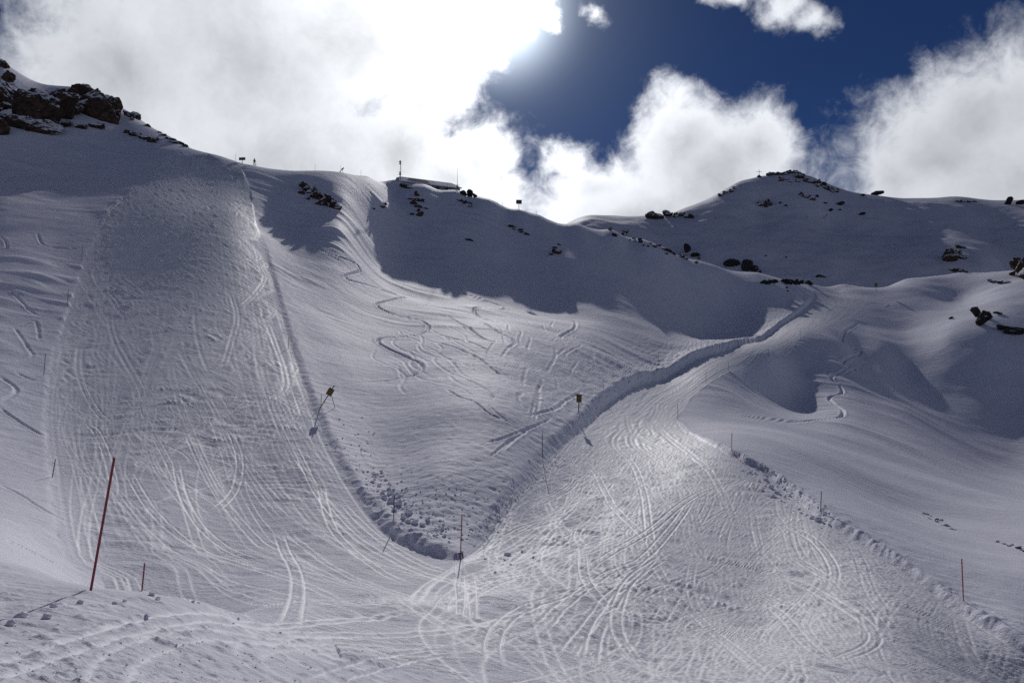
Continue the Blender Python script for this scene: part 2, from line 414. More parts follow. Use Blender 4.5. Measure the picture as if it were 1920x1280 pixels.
def strip_pt(Lp, Rp, s, u):
    def at(P, s):
        k = s * (len(P) - 1); return np.c_[np.interp(k, np.arange(len(P)), P[:, 0]), np.interp(k, np.arange(len(P)), P[:, 1])]
    a = at(Lp, s); b = at(Rp, s); w = ((u + 1) / 2)[:, None]
    return a * (1 - w) + b * w
def arclen(P, n=80):
    s = np.r_[0, np.cumsum(np.hypot(*np.diff(P, axis=0).T))]; t = np.linspace(0, s[-1], n)
    return np.c_[np.interp(t, s, P[:, 0]), np.interp(t, s, P[:, 1])]
bRL, bRR = [arclen(spline(px_path(e), 4)) for e in ([(1135,755),(1100,790),(1050,830),(1020,855),(985,900),(930,970),(870,1043),(770,1100),(690,1180),(560,1290),(430,1420)], [(1272,788),(1300,815),(1372,852),(1440,887),(1540,968),(1620,1020),(1700,1070),(1800,1147),(1920,1217),(1990,1265),(2060,1420)])]
aLL, aLR, aRL, aRR = [arclen(p) for p in (pLL, pLR, pRL, pRR)]
def random_tracks(Lp, Rp, n, smin, smax, lmin, lmax, cyc, amp, **kw):
    for _ in range(n):
        l = rng.uniform(lmin, lmax); s0 = rng.uniform(smin, smax - l * 0.6)
        s = np.linspace(s0, min(1.0, s0 + l), 60)
        u0 = rng.uniform(-.82, .82); A = rng.uniform(*amp); k = rng.uniform(*cyc); ph = rng.uniform(0, 6.28); dr = rng.uniform(-.5, .5)
        u = u0 + A * np.sin(k * 2 * np.pi * (s - s0) + ph) + dr * (s - s0) / l * .6
        u = np.clip(u * (1.2 if Lp is bRL and s0 > .6 else 1.0), np.where(s > .78, -1.3, -.95) if Lp is bRL else -.95, .95)
        track(strip_pt(Lp, Rp, s, u), width=rng.uniform(.05, .11), gap=rng.choice([.3, .36, .42, 0]), depth=rng.uniform(.02, .05), rim=rng.uniform(.01, .03), polish=rng.uniform(.6, 1), **kw)
def carved(Lp, Rp, n, smin, smax, lmin, lmax, cyc, amp, w):
    for _ in range(n):
        l = rng.uniform(lmin, lmax); s0 = rng.uniform(smin, smax - l * .6); s = np.linspace(s0, min(1., s0 + l), 50)
        u = np.clip(rng.uniform(-.85, .7) + rng.uniform(*amp) * np.sin(rng.uniform(*cyc) * 2 * np.pi * (s - s0) + rng.uniform(0, 6.28)), -.93, .85)
        k = rng.uniform(*w); MB.stamp(strip_pt(Lp, Rp, s, u), k, k * .24, k * .15, rng.uniform(.5, 1), 0.0)
        MA.stamp(strip_pt(Lp, Rp, s, u), k * .6, k * .12, k * .08, rng.uniform(.4, .9), 0.0)
carved(aLL, aLR, 420, -.02, .72, .03, .14, (5, 16), (.06, .28), (.16, .42))
carved(aLL, aLR, 260, .05, .85, .025, .09, (8, 22), (.12, .4), (.14, .32))
carved(aLL, aLR, 200, -.02, .45, .04, .12, (6, 16), (.08, .26), (.35, .7))
carved(aRL, aRR, 120, 0.0, .5, .03, .12, (3, 10), (.1, .4), (.16, .38))
random_tracks(aLL, aLR, 260, 0.0, .80, .06, .22, (4, 11), (.08, .30))
random_tracks(aLL, aLR, 40, .55, 1.0, .10, .35, (1, 4), (.05, .2))
random_tracks(aRL, aRR, 60, 0.0, .45, .06, .2, (3, 8), (.05, .35))
random_tracks(aRL, aRR, 110, .40, .9, .08, .3, (2, 7), (.06, .35))
random_tracks(bRL, bRR, 270, 0.0, 1.0, .12, .45, (.8, 4), (.06, .4))
random_tracks(bRL, bRR, 130, .25, 1.0, .10, .3, (2, 7), (.08, .3))
def right_half(n):
    for _ in range(n):
        l = rng.uniform(.1, .32); s0 = rng.uniform(.1, .95 - l * .5); s = np.linspace(s0, min(1., s0 + l), 60)
        u = np.clip(rng.uniform(.0, .9) + rng.uniform(.05, .3) * np.sin(rng.uniform(1, 6) * 2 * np.pi * (s - s0) + rng.uniform(0, 6.28)) + rng.uniform(-.5, .5) * (s - s0), -.3, .93)
        track(strip_pt(bRL, bRR, s, u), width=rng.uniform(.05, .11), gap=rng.choice([.3, .36, .42]), depth=rng.uniform(.025, .055), rim=rng.uniform(.012, .032), polish=rng.uniform(.8, 1))
right_half(150)
# tracks one can follow in the photograph: on the pistes
for p in [
 [(1170,800),(1150,830),(1185,870),(1205,920),(1215,990),(1225,1050),(1260,1110),(1300,1150),(1380,1220),(1450,1290)],
 [(1240,810),(1290,850),(1335,890),(1365,950),(1385,1000)],
 [(1180,810),(1240,840),(1300,860),(1340,900),(1360,960)],
 [(1060,830),(1110,880),(1150,950),(1200,1000),(1260,1070),(1330,1130)],
 [(1000,1190),(1060,1130),(1130,1080),(1200,1050),(1250,1000),(1300,930)],
 [(1060,1230),(1090,1190),(1140,1120),(1190,1090),(1230,1060)],
 [(1105,1245),(1120,1180),(1150,1130),(1180,1090),(1230,1040)],
 [(1215,1255),(1160,1190),(1160,1130),(1190,1080),(1250,1040)],
 [(930,1250),(925,1200),(950,1160),(1010,1130),(1100,1100),(1200,1085)],
 [(545,1180),(560,1110),(555,1070),(535,1030),(520,990)],
 [(820,1150),(850,1110),(920,1085),(1000,1070)],[(850,1150),(880,1120),(950,1085),(1040,1070)],
 [(862,1078),(866,1120),(868,1160)],[(880,1076),(882,1120),(880,1160)],
 [(520,760),(560,850),(600,930),(660,1000),(740,1050),(830,1085),(930,1115),(1060,1145),(1150,1170)],
 [(240,880),(290,960),(360,1020),(460,1060),(560,1090),(660,1130)],
 [(330,860),(345,930),(380,990),(450,1040),(520,1060)],
 [(640,940),(700,1000),(780,1050),(860,1075)],
 [(600,900),(625,990),(700,1060),(780,1100)],
 [(1560,1240),(1640,1190),(1550,1120),(1490,1090),(1400,1060),(1300,1050)],
 [(1380,950),(1440,970),(1520,1010),(1560,1060),(1560,1100)],
 [(1280,1000),(1330,1060),(1420,1110),(1540,1150),(1680,1200),(1800,1240)],
 [(1480,1040),(1570,1090),(1690,1130),(1780,1180),(1840,1260)],
 [(1090,1030),(1100,1090),(1160,1150),(1260,1170),(1380,1190),(1500,1230)],
 [(1430,900),(1300,930),(1210,1000),(1140,1040),(1080,1080)],
 [(600,1280),(680,1250),(800,1225),(900,1225)],[(640,1200),(760,1240),(900,1270)],
 [(120,830),(170,800),(200,850),(215,920),(190,940)],[(430,800),(450,860),(440,920),(400,960)],
 [(150,640),(150,700),(175,760),(210,800)],[(430,540),(445,590),(435,640),(420,690)],
 [(480,490),(497,520),(480,550),(450,580)],[(500,600),(530,680),(535,730),(490,760),(470,790)],
 [(1530,560),(1480,600),(1400,650),(1320,690),(1240,740),(1180,790)],[(1600,560),(1540,610),(1450,650),(1350,700),(1250,760)],
]:
    track(spline(px_path(p), 8), width=.11, gap=.38, depth=.06, rim=.035, polish=1.0)
# single lines through the untracked snow
POW = [
 [(578,443),(600,466),(632,480),(668,496),(674,508),(648,517),(656,526),(700,538),(742,552),(756,559),(716,567),(708,575),(740,590),(788,600),(803,612),(788,626),(722,634),(708,642),(724,655),(764,674),(789,690),(784,706),(742,719),(680,727),(622,730)],
 [(780,524),(798,534),(850,547),(900,560),(944,575),(938,580),(896,578),(890,586),(912,596),(956,607)],
 [(1060,595),(1078,605),(1076,620),(1052,632),(1060,642),(1092,650)],
 [(838,592),(870,608),(905,635),(935,650)],[(900,600),(930,622),(962,640),(958,655),(930,655)],
 [(805,640),(850,655),(895,675),(930,700),(975,725)],[(820,625),(880,645),(925,668)],
 [(835,735),(860,752),(890,765),(915,785),(950,800),(975,812)],[(855,710),(890,725),(920,745),(925,760)],
 [(925,690),(960,715),(1000,740)],[(915,770),(930,785),(960,805)],
 [(985,790),(1010,785),(1040,780),(1060,765),(1085,752),(1092,745)],[(905,835),(950,825),(1000,810),(1035,795)],
 [(1000,738),(1010,730),(1003,760),(995,800)],[(1012,738),(1008,770),(1002,800)],
 [(970,745),(975,765),(995,780)],[(940,850),(965,830),(990,815)],[(920,860),(945,840),(975,820)],
 [(1610,605),(1588,620),(1578,640),(1605,655),(1612,662),(1580,678),(1600,690),(1596,695),(1560,705),(1548,692)],
 [(1600,690),(1560,706),(1575,722),(1578,735),(1555,745),(1562,755),(1580,770),(1575,783),(1540,788),(1470,788),(1370,778)],
 [(1720,530),(1690,545),(1685,560),(1660,578)],
 [(0,440),(10,452),(12,465),(0,470)],[(70,435),(78,455),(100,462),(135,466),(152,468)],
 [(20,545),(50,575),(70,590)],[(25,610),(50,650),(58,670),(0,680)],[(75,640),(65,600),(25,615)],
 [(0,710),(30,735),(0,760)],[(0,770),(40,795),(80,820)],[(28,700),(60,715),(88,718)],[(0,905),(40,930),(85,960),(130,980)],
 [(0,1010),(60,1035),(110,1060)],
]
for p in POW:
    q = spline(px_path(p), 10); w = float(np.clip(np.hypot(*q.mean(0)) * (.0042 if q[:, 0].mean() > -38 else .0026), .18, .6))
    track(q, width=w, gap=0, depth=w * .48, rim=w * .2, polish=0.1)
for _ in range(34):                              # fainter lines criss-crossing the open slope
    px, py = rng.uniform(680, 1080), rng.uniform(585, 700); n = rng.randint(5, 9); A = rng.uniform(6, 26); ph = rng.uniform(0, 6.28); dx = rng.uniform(8, 26); P = []
    for k in range(n):
        P.append((px + A * math.sin(ph + k * 1.25), py)); px += dx; py += rng.uniform(9, 17)
        if py > 850 or px > 1180 or (px > 1040 and py > 790 - (px - 1040) * .6): break
    if len(P) > 3:
        q = spline(px_path(P), 8); w = float(np.hypot(*q.mean(0)) * .0024); track(q, width=w, gap=0, depth=w * .42, rim=w * .2, polish=.1)
# old groomer passes: straight combed lines down the sides of the pistes
for u in list(np.linspace(.45, .93, 7)) + list(np.linspace(-.95, -.7, 3)):
    s = np.linspace(.05, .97, 140)
    track(strip_pt(aLL, aLR, s, np.full_like(s, u)), width=.22, gap=0, depth=.012, rim=.012, polish=.15)
for u in np.linspace(-.93, -.6, 5):
    s = np.linspace(.35, .75, 120)
    track(strip_pt(aRL, aRR, s, np.full_like(s, u)), width=.18, gap=0, depth=.014, rim=.014, polish=.2)
for M_ in (MA, MB): np.clip(M_.h, -.30, .12, out=M_.h)
for P_ in (POLY_L, POLY_R):                      # skied snow packs down: no deep holes inside the pistes
    gx = MB.x0 + (np.arange(MB.nx) + .5) * MB.c; gy = MB.y0 + (np.arange(MB.ny) + .5) * MB.c
    i0, i1 = np.searchsorted(gx, [P_[:, 0].min(), P_[:, 0].max()]); j0, j1 = np.searchsorted(gy, [P_[:, 1].min(), P_[:, 1].max()])
    XX, YY = np.meshgrid(gx[i0:i1:4], gy[j0:j1:4], indexing='ij'); k_ = np.repeat(np.repeat(in_poly(XX, YY, P_), 4, 0), 4, 1)[:i1 - i0, :j1 - j0]
    sub = MB.h[i0:i1, j0:j1]; sub[k_] = np.clip(sub[k_], -.09, .07)
MA.blur(1); MB.blur(1)
print("maps", time.time() - T0)

# ------------------------------------------------------------------ full ground height
def ground(x, y, lod=None):
    """height, polish and piste masks at plan positions"""
    r = np.hypot(x, y)
    z = base(x, y).astype(np.float64)
    fp = (r / 796.0 if lod is None else np.maximum(lod, r / 796.0))          # size of a render pixel there
    def oct(wl, seed, ax=1.0, ay=1.0, rot=0.0):
        c, s_ = math.cos(rot), math.sin(rot)
        u = (x * c + y * s_) / (wl * ax); v = (-x * s_ + y * c) / (wl * ay)
        return vnoise(u, v, seed) * smooth(1.6, 3.4, wl * min(ax, ay) / fp)
    inL = np.zeros(x.shape, bool); inR = np.zeros(x.shape, bool)
    near = (r < 262) & (y > 4)
    xn, yn = x[near], y[near]
    jig = (vnoise(xn / 1.1, yn / 1.1, 31) * .16 + vnoise(xn / .4, yn / .4, 32) * .12) * smooth(10, 60, r[near])
    inL[near] = in_poly(xn, yn, POLY_L); inR[near] = in_poly(xn, yn, POLY_R)
    pz = np.zeros(xn.shape)
    soft = np.full(xn.shape, 50.0)                     # distance to the nearest piste border
    info = []
    for P, sgn, hs, w, fo in EDGES:
        Q = spline(P, 3)
        bb = (xn > Q[:, 0].min() - 16) & (xn < Q[:, 0].max() + 16) & (yn > Q[:, 1].min() - 16) & (yn < Q[:, 1].max() + 16)
        d, sd, ix = poly_dist(xn[bb], yn[bb], Q)
        dd = np.full(xn.shape, 40.0); dd[bb] = d * sd * sgn + jig[bb]
        info.append((bb, d, ix, dd, Q))
        soft[bb] = np.minimum(soft[bb], d)
    clip = [info[2][3], None, info[0][3], None]        # the wedge between the pistes belongs to both inner borders
    for k, (P, sgn, hs, w, fo) in enumerate(EDGES):
        bb, d, ix, dd, Q = info[k]; dd = dd[bb]; xb, yb = xn[bb], yn[bb]
        h = np.interp(ix / 3.0, np.arange(len(hs)), hs)
        ends = smooth(0, 1.5, ix) * smooth(0, 1.5, len(Q) - 1 - ix)
        if clip[k] is not None: ends = smooth(-.4, .4, clip[k][bb]) * (smooth(0, 1.5, ix) if k == 0 else smooth(0, 1.5, len(Q) - 1 - ix))
        lump = 1 + .15 * vnoise(xb / 4.3, yb / 4.3, 33) + .15 * vnoise(xb / .7, yb / .7, 34)
        pz[bb] += h * ends * lump * smooth(-w / 2, w / 2, dd) * np.exp(-np.maximum(dd - w / 2, 0) / fo)
        if k == 0: lo = smooth(13, 19, ix)
        else: lo = smooth(-.25, .35, vnoise(xb / 3.1, yb / 3.1, 37) + .25)
        if k in (0, 3):                                # broken crust thrown up along the cut
            cl = np.maximum(0, vnoise(xb / .55, yb / .45, 35) - .05) + .6 * np.maximum(0, vnoise(xb / .27, yb / .27, 36))
            pz[bb] += .38 * np.clip(h, 0, .5) * ends * lo * cl * smooth(-.4, .1, dd) * smooth(1.5, .3, dd)
    z[near] += pz
    sf = np.full(x.shape, 50.0); sf[near] = soft
    pis = np.where(inL | inR, smooth(0.2, 2.5, sf), 0.0)
    off = 1 - np.where(inL | inR, 1.0, 0.0)
    # rolling unevenness everywhere
    far = smooth(200, 420, r)
    offr = np.where(inL | inR, 0.0, smooth(.3, 5.0, sf))
    z += offr * (.45 * oct(26, 1) * smooth(15, 60, r) + .22 * oct(9, 2) * smooth(10, 40, r)) + far * (2.0 * oct(90, 3) + 1.2 * oct(45, 4) + .7 * oct(17, 5) + .4 * oct(8, 6))
    # wind-carved crust: long low steps, steeper on the lee side
    wind = off * (1 - far) * smooth(6, 20, r) * (1 - .65 * smooth(12, 40, x) * (1 - np.exp(-((x - 48) / 26) ** 2 - ((y - 142) / 30) ** 2)))
    patch = smooth(-.35, .45, vnoise(x / 34.0, y / 34.0, 9) + .4 * vnoise(x / 12.0, y / 12.0, 10))
    rot = rad(-14)
    sas = np.zeros(x.shape)
    for wl, a, sd in ((3.0, .16 * smooth(70, 130, r), 19), (1.5, .02 + .08 * smooth(50, 110, r), 11), (.75, .018 + .04 * smooth(40, 80, r), 12), (.38, .028, 13), (.2, .014, 14)):
        n = oct(wl, sd, 3.6, 1.0, rot)
        sas += a * (1.9 * np.maximum(0, n - .12) + .25 * n)
    z += wind * sas * (.12 + 1.1 * patch) * smooth(52, 100, r)
    z -= off * smooth(18, 30, r) * smooth(120, 70, r) * (.10 * np.maximum(0, oct(.62, 71) - .34) + .06 * np.maximum(0, oct(.33, 72) - .3)) * (.4 + patch)
    z += off * (.03 * oct(3.2, 15, 1.7, 1.0, .5) + .014 * oct(.45, 16) + .007 * oct(.16, 17) + .004 * oct(.07, 18))
    # skied and groomed snow: chopped relief, calmer where skis have polished it
    hA, mA, iA = MA.sample(x, y); hB, mB, iB = MB.sample(x, y)
    wA = iA * smooth(70, 62, y) * smooth(45, 42, np.abs(x - 5))
    th = hA * wA + hB * (1 - wA); tm = np.clip(mA * wA + mB * (1 - wA), 0, 1)
    zone = smooth(-.3, .5, vnoise(x / 7.0, y / 7.0, 21) + .5 * vnoise(x / 2.6, y / 2.6, 22))
    sx, sy = x, y
    wx = 1.6 * vnoise(x / 3.4, y / 3.4, 61); wy = 1.6 * vnoise(x / 3.4, y / 3.4, 62)
    def swirl(wl, seed, st): return vnoise((x + wx) / (wl * st), (y + wy) / wl, seed) * smooth(1.3, 3.0, wl / fp)
    chop = .11 * swirl(4.6, 66, 1.4) * smooth(45, 75, r) + .06 * swirl(1.9, 63, 1.8) + .05 * swirl(1.0, 64, 2.2) + .03 * swirl(.55, 65, 2.4) + .05 * oct(2.4, 23) + .045 * oct(.9, 24) + .026 * oct(.42, 25) + .016 * oct(.2, 26) + .010 * oct(.1, 27) + .006 * oct(.05, 28)
    z += pis * chop * (.35 + .8 * zone) * (1 - .75 * tm)
    z += th * np.where(inL | inR, 1.0, 1.0)
    # crumbs on the near bank
    nb = smooth(40, 14, r) * off
    cr = np.maximum(0, oct(.23, 41) - .2) * .06 + np.maximum(0, oct(.11, 42) - .15) * .06 + np.maximum(0, oct(.6, 43) - .35) * .07 + .02 * oct(.05, 44)
    z += nb * cr
    packed_shade = np.where(inL | inR, smooth(-.3, 3.2, sf + 1.1 * vnoise(x / 1.7, y / 1.7, 73) + .6 * vnoise(x / .6, y / .6, 74)), 0.0)
    packed_shade = np.maximum(packed_shade, smooth(24, 13, r) * smooth(-.6, .3, vnoise(x / 1.3, y / 1.3, 75) + .3))  # churned near bank takes the same shade-darkened tone
    return z, tm, inL, inR, packed_shade
print("ready", time.time() - T0)

# ------------------------------------------------------------------ materials
def mat(name):
    m_ = bpy.data.materials.new(name); m_.use_nodes = True
    nt = m_.node_tree; b = nt.nodes['Principled BSDF']
    return m_, nt, b
def plain(name, col, rough=0.6, metal=0.0, var=0.15, scale=8.0):
    m_, nt, b = mat(name); N, L = nt.nodes, nt.links
    tc = N.new('ShaderNodeTexCoord'); n = N.new('ShaderNodeTexNoise'); n.inputs['Scale'].default_value = scale; n.inputs['Detail'].default_value = 6
    L.new(tc.outputs['Object'], n.inputs['Vector'])
    mx = N.new('ShaderNodeMix'); mx.data_type = 'RGBA'
    mx.inputs['A'].default_value = tuple(c * (1 - var) for c in col) + (1,); mx.inputs['B'].default_value = tuple(min(1, c * (1 + var)) for c in col) + (1,)
    L.new(n.outputs['Fac'], mx.inputs['Factor']); L.new(mx.outputs['Result'], b.inputs['Base Color'])
    b.inputs['Roughness'].default_value = rough; b.inputs['Metallic'].default_value = metal
    return m_
def snow_mat(name, col, rough, layers, use_polish, polished=None):
    """layers of relief: (scale per metre, stretch along the wind, depth in metres, detail)"""
    m_, nt, b = mat(name); N, L = nt.nodes, nt.links
    geo = N.new('ShaderNodeNewGeometry')
    n2 = N.new('ShaderNodeTexNoise'); n2.inputs['Scale'].default_value = .35; n2.inputs['Detail'].default_value = 5
    L.new(geo.outputs['Position'], n2.inputs['Vector'])
    mx = N.new('ShaderNodeMix'); mx.data_type = 'RGBA'
    mx.inputs['A'].default_value = tuple(c * .95 for c in col) + (1,); mx.inputs['B'].default_value = tuple(min(.95, c * 1.03) for c in col) + (1,)
    L.new(n2.outputs['Fac'], mx.inputs['Factor']); L.new(mx.outputs['Result'], b.inputs['Base Color'])
    b.inputs['Roughness'].default_value = rough
    b.inputs['Specular IOR Level'].default_value = 0.12
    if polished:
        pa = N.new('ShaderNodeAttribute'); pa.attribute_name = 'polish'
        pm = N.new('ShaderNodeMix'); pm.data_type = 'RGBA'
        ka = N.new('ShaderNodeAttribute'); ka.attribute_name = 'packed_shade'
        km = N.new('ShaderNodeMix'); km.data_type = 'RGBA'; km.inputs['B'].default_value = (.68, .685, .77, 1)  # grey of chopped snow, with the self-shadow of its roughness put into the colour
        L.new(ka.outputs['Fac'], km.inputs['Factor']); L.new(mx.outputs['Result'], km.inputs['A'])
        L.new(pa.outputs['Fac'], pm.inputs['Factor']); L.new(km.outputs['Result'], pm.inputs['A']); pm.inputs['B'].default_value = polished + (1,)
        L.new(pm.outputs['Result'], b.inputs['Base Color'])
    at = None
    if use_polish:
        at = N.new('ShaderNodeAttribute'); at.attribute_name = 'polish'
        mr = N.new('ShaderNodeMapRange'); L.new(at.outputs['Fac'], mr.inputs['Value'])
        mr.inputs['To Min'].default_value = rough; mr.inputs['To Max'].default_value = 0.56
        L.new(mr.outputs[0], b.inputs['Roughness'])
        ms = N.new('ShaderNodeMapRange'); L.new(at.outputs['Fac'], ms.inputs['Value'])
        ms.inputs['To Min'].default_value = .05; ms.inputs['To Max'].default_value = .12
        L.new(ms.outputs[0], b.inputs['Specular IOR Level'])
    prev = None
    for k, (sc_, st, dep, det) in enumerate(layers):
        mp = N.new('ShaderNodeMapping'); mp.vector_type = 'TEXTURE'
        mp.inputs['Rotation'].default_value = (0, 0, rad(-14)); mp.inputs['Scale'].default_value = (st, 1, 1)
        mp.inputs['Location'].default_value = (k * 13.7, k * 5.1, k * 3.3)
        L.new(geo.outputs['Position'], mp.inputs['Vector'])
        n1 = N.new('ShaderNodeTexNoise'); n1.inputs['Scale'].default_value = sc_; n1.inputs['Detail'].default_value = det; n1.inputs['Roughness'].default_value = .62
        L.new(mp.outputs[0], n1.inputs['Vector'])
        bp = N.new('ShaderNodeBump'); bp.inputs['Distance'].default_value = dep; bp.inputs['Strength'].default_value = 1.0
        L.new(n1.outputs['Fac'], bp.inputs['Height'])
        if prev is not None: L.new(prev.outputs['Normal'], bp.inputs['Normal'])
        if at is not None:
            md = N.new('ShaderNodeMapRange'); L.new(at.outputs['Fac'], md.inputs['Value'])
            md.inputs['To Min'].default_value = dep; md.inputs['To Max'].default_value = dep * .25
            L.new(md.outputs[0], bp.inputs['Distance'])
        prev = bp
    L.new(prev.outputs['Normal'], b.inputs['Normal'])
    return m_
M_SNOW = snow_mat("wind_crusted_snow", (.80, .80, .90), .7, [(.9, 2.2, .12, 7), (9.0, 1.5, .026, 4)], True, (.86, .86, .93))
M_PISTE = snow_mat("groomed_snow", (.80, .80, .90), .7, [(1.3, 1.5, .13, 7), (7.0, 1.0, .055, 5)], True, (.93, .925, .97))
M_FAR = snow_mat("far_snow_shaded", (.70, .70, .80), .75, [(.25, 2.0, .35, 6)], False)  # darker than the near snow: its weaker sky light is put into the colour
M_CLOD = snow_mat("snow_lump", (.82, .82, .90), .7, [(14.0, 1.0, .02, 4)], False)

# ------------------------------------------------------------------ the ground sheet
def build_ground():
    th_in = np.linspace(rad(-39), rad(39), 1150)
    th_l = rad(-39) - np.cumsum(np.geomspace(rad(.08), rad(6.5), 70))
    th_l = th_l[th_l > -math.pi + .01]; th_r = -th_l
    th = np.r_[-math.pi, th_l[::-1], th_in, th_r, math.pi]
    NR = 1010
    lr = np.linspace(math.log(1.5), math.log(3000.0), 2600)
    R = np.zeros((len(th), NR), np.float64)
    # spread the rows so that each covers about the same visual angle of the smooth land form
    for i in range(len(th)):
        t = np.clip(th[i], rad(-45), rad(45))
        e = elev(np.full_like(lr, t), np.maximum(lr, math.log(3.0)))
        de = np.diff(e); vis = np.where(np.maximum.accumulate(e)[1:] - e[1:] > 0.004, 0.08, 1.0)
        k = np.exp(lr[1:]) ; wn = np.where(k < 6.0, .25, 1.0) * np.where(k > 700, .3, 1.0)
        ds = np.sqrt((np.abs(de) * 900 * vis) ** 2 + (np.diff(lr) * 38 * wn) ** 2)
        s = np.r_[0, np.cumsum(ds)]
        R[i] = np.exp(np.interp(np.linspace(0, s[-1], NR), s, lr))
    ker = np.hanning(15); ker /= ker.sum()
    Rl = np.log(R); pad = np.vstack([Rl[:1]] * 7 + [Rl] + [Rl[-1:]] * 7)
    R = np.exp(sum(ker[k] * pad[k:k + len(th)] for k in range(15)))
    X = R * np.sin(th)[:, None]; Y = R * np.cos(th)[:, None]
    z, tm, inL, inR, packed_shade = ground(X.ravel(), Y.ravel(), (0.85 * np.gradient(R, axis=1)).ravel())
    print("heights", time.time() - T0)
    nA, nB = X.shape
    V = np.c_[X.ravel(), Y.ravel(), z].astype(np.float32)
    # normals of the whole sheet, so that the pieces it is split into meet without a seam
    P3 = V.reshape(nA, nB, 3)
    du = np.gradient(P3, axis=0); dv = np.gradient(P3, axis=1)
    nrm = np.cross(dv, du); nrm /= (np.linalg.norm(nrm, axis=-1, keepdims=True) + 1e-12)
    nrm = np.where(nrm[..., 2:3] < 0, -nrm, nrm).reshape(-1, 3).astype(np.float32)
    I = np.arange(nA * nB).reshape(nA, nB)
    Fq = np.stack([I[:-1, :-1], I[1:, :-1], I[1:, 1:], I[:-1, 1:]], -1).reshape(-1, 4)
    c = (inL.astype(int) + 0)[Fq].sum(1) >= 3; d = (inR.astype(int))[Fq].sum(1) >= 3
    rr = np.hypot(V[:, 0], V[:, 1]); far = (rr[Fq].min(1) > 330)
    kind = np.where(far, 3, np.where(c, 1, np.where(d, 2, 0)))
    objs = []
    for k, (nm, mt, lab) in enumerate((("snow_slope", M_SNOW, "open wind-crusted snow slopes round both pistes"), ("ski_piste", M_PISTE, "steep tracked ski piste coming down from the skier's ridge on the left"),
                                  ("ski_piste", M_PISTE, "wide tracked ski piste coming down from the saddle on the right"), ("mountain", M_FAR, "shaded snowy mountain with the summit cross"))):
        fs = Fq[kind == k]
        used = np.unique(fs); remap = np.full(nA * nB, -1, np.int64); remap[used] = np.arange(len(used))
        fs = remap[fs].astype(np.int32)
        me = bpy.data.meshes.new(nm)
        me.vertices.add(len(used)); me.vertices.foreach_set('co', V[used].ravel())
        me.loops.add(fs.size); me.loops.foreach_set('vertex_index', fs.ravel())
        me.polygons.add(len(fs)); me.polygons.foreach_set('loop_start', np.arange(0, fs.size, 4, dtype=np.int32))
        me.polygons.foreach_set('use_smooth', np.ones(len(fs), bool))
        me.update(calc_edges=True)
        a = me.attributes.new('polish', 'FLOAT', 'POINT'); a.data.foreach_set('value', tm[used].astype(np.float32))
        a = me.attributes.new('packed_shade', 'FLOAT', 'POINT'); a.data.foreach_set('value', packed_shade[used].astype(np.float32))
        me.normals_split_custom_set_from_vertices(nrm[used])
        me.materials.append(mt)
        o = bpy.data.objects.new(nm, me); COL.objects.link(o)
        o['kind'] = 'structure'; o['label'] = lab
        objs.append(o)
    return objs
build_ground()
print("ground", time.time() - T0)

# ------------------------------------------------------------------ helpers for things
def gz(x, y): return float(ground(np.array([float(x)]), np.array([float(y)]), np.array([.02]))[0][0])
def spot(px, py, **kw):
    p = hit(px, py, **kw); return Vector((p[0], p[1], gz(*p)))
def tag(o, label, cat, group=None):
    o['label'] = label; o['category'] = cat
    if group: o['group'] = group
    return o
def thing(name, loc, label, cat, group=None, rz=0.0):
    o = bpy.data.objects.new(name, None); COL.objects.link(o); o.empty_display_size = .3
    o.location = loc; o.rotation_euler = (0, 0, rz)
    return tag(o, label, cat, group)
def obj(name, me, m_=None, parent=None, loc=(0, 0, 0), rot=(0, 0, 0), scale=(1, 1, 1)):
    if isinstance(me, bmesh.types.BMesh):
        b = me; me = bpy.data.meshes.new(name); b.to_mesh(me); b.free()
    if m_ is not None and not me.materials: me.materials.append(m_)
    o = bpy.data.objects.new(name, me); COL.objects.link(o)
    o.parent = parent; o.location = loc; o.rotation_euler = rot; o.scale = scale
    return o
def lathe(prof, seg=10, bm=None, loc=(0, 0, 0), lean=(0, 0)):
    bm = bm or bmesh.new(); rings = []
    for r_, z in prof:
        rings.append([bm.verts.new((loc[0] + lean[0] * z + r_ * math.cos(2 * math.pi * k / seg), loc[1] + lean[1] * z + r_ * math.sin(2 * math.pi * k / seg), loc[2] + z)) for k in range(seg)])
    for a, b in zip(rings[:-1], rings[1:]):
        for k in range(seg): bm.faces.new((a[k], a[(k + 1) % seg], b[(k + 1) % seg], b[k]))
    bm.faces.new(rings[0][::-1]); bm.faces.new(rings[-1])
    return bm
def box(sx, sy, sz, loc=(0, 0, 0), bm=None, bev=0.0):
    bm = bm or bmesh.new()
    r_ = bmesh.ops.create_cube(bm, size=1.0)
    for v in r_['verts']: v.co = Vector((v.co.x * sx + loc[0], v.co.y * sy + loc[1], v.co.z * sz + loc[2]))
    if bev: bmesh.ops.bevel(bm, geom=list({e for v in r_['verts'] for e in v.link_edges}), offset=bev, segments=2, affect='EDGES')
    return bm
def bar(bm, p, q, r_, seg=6):
    p, q = Vector(p), Vector(q); d = q - p; u = d.normalized().orthogonal().normalized(); w = d.normalized().cross(u)
    a = [bm.verts.new(p + r_ * (u * math.cos(t) + w * math.sin(t))) for t in [2 * math.pi * k / seg for k in range(seg)]]
    b = [bm.verts.new(q + r_ * (u * math.cos(t) + w * math.sin(t))) for t in [2 * math.pi * k / seg for k in range(seg)]]
    for k in range(seg): bm.faces.new((a[k], a[(k + 1) % seg], b[(k + 1) % seg], b[k]))
    bm.faces.new(a[::-1]); bm.faces.new(b)
    return bm
M_RED = plain("red_plastic", (.24, .022, .028), .45)
M_DARK = plain("dark_wood_stake", (.06, .035, .03), .7)
M_ORANGE = plain("orange_plastic", (.38, .06, .03), .45)
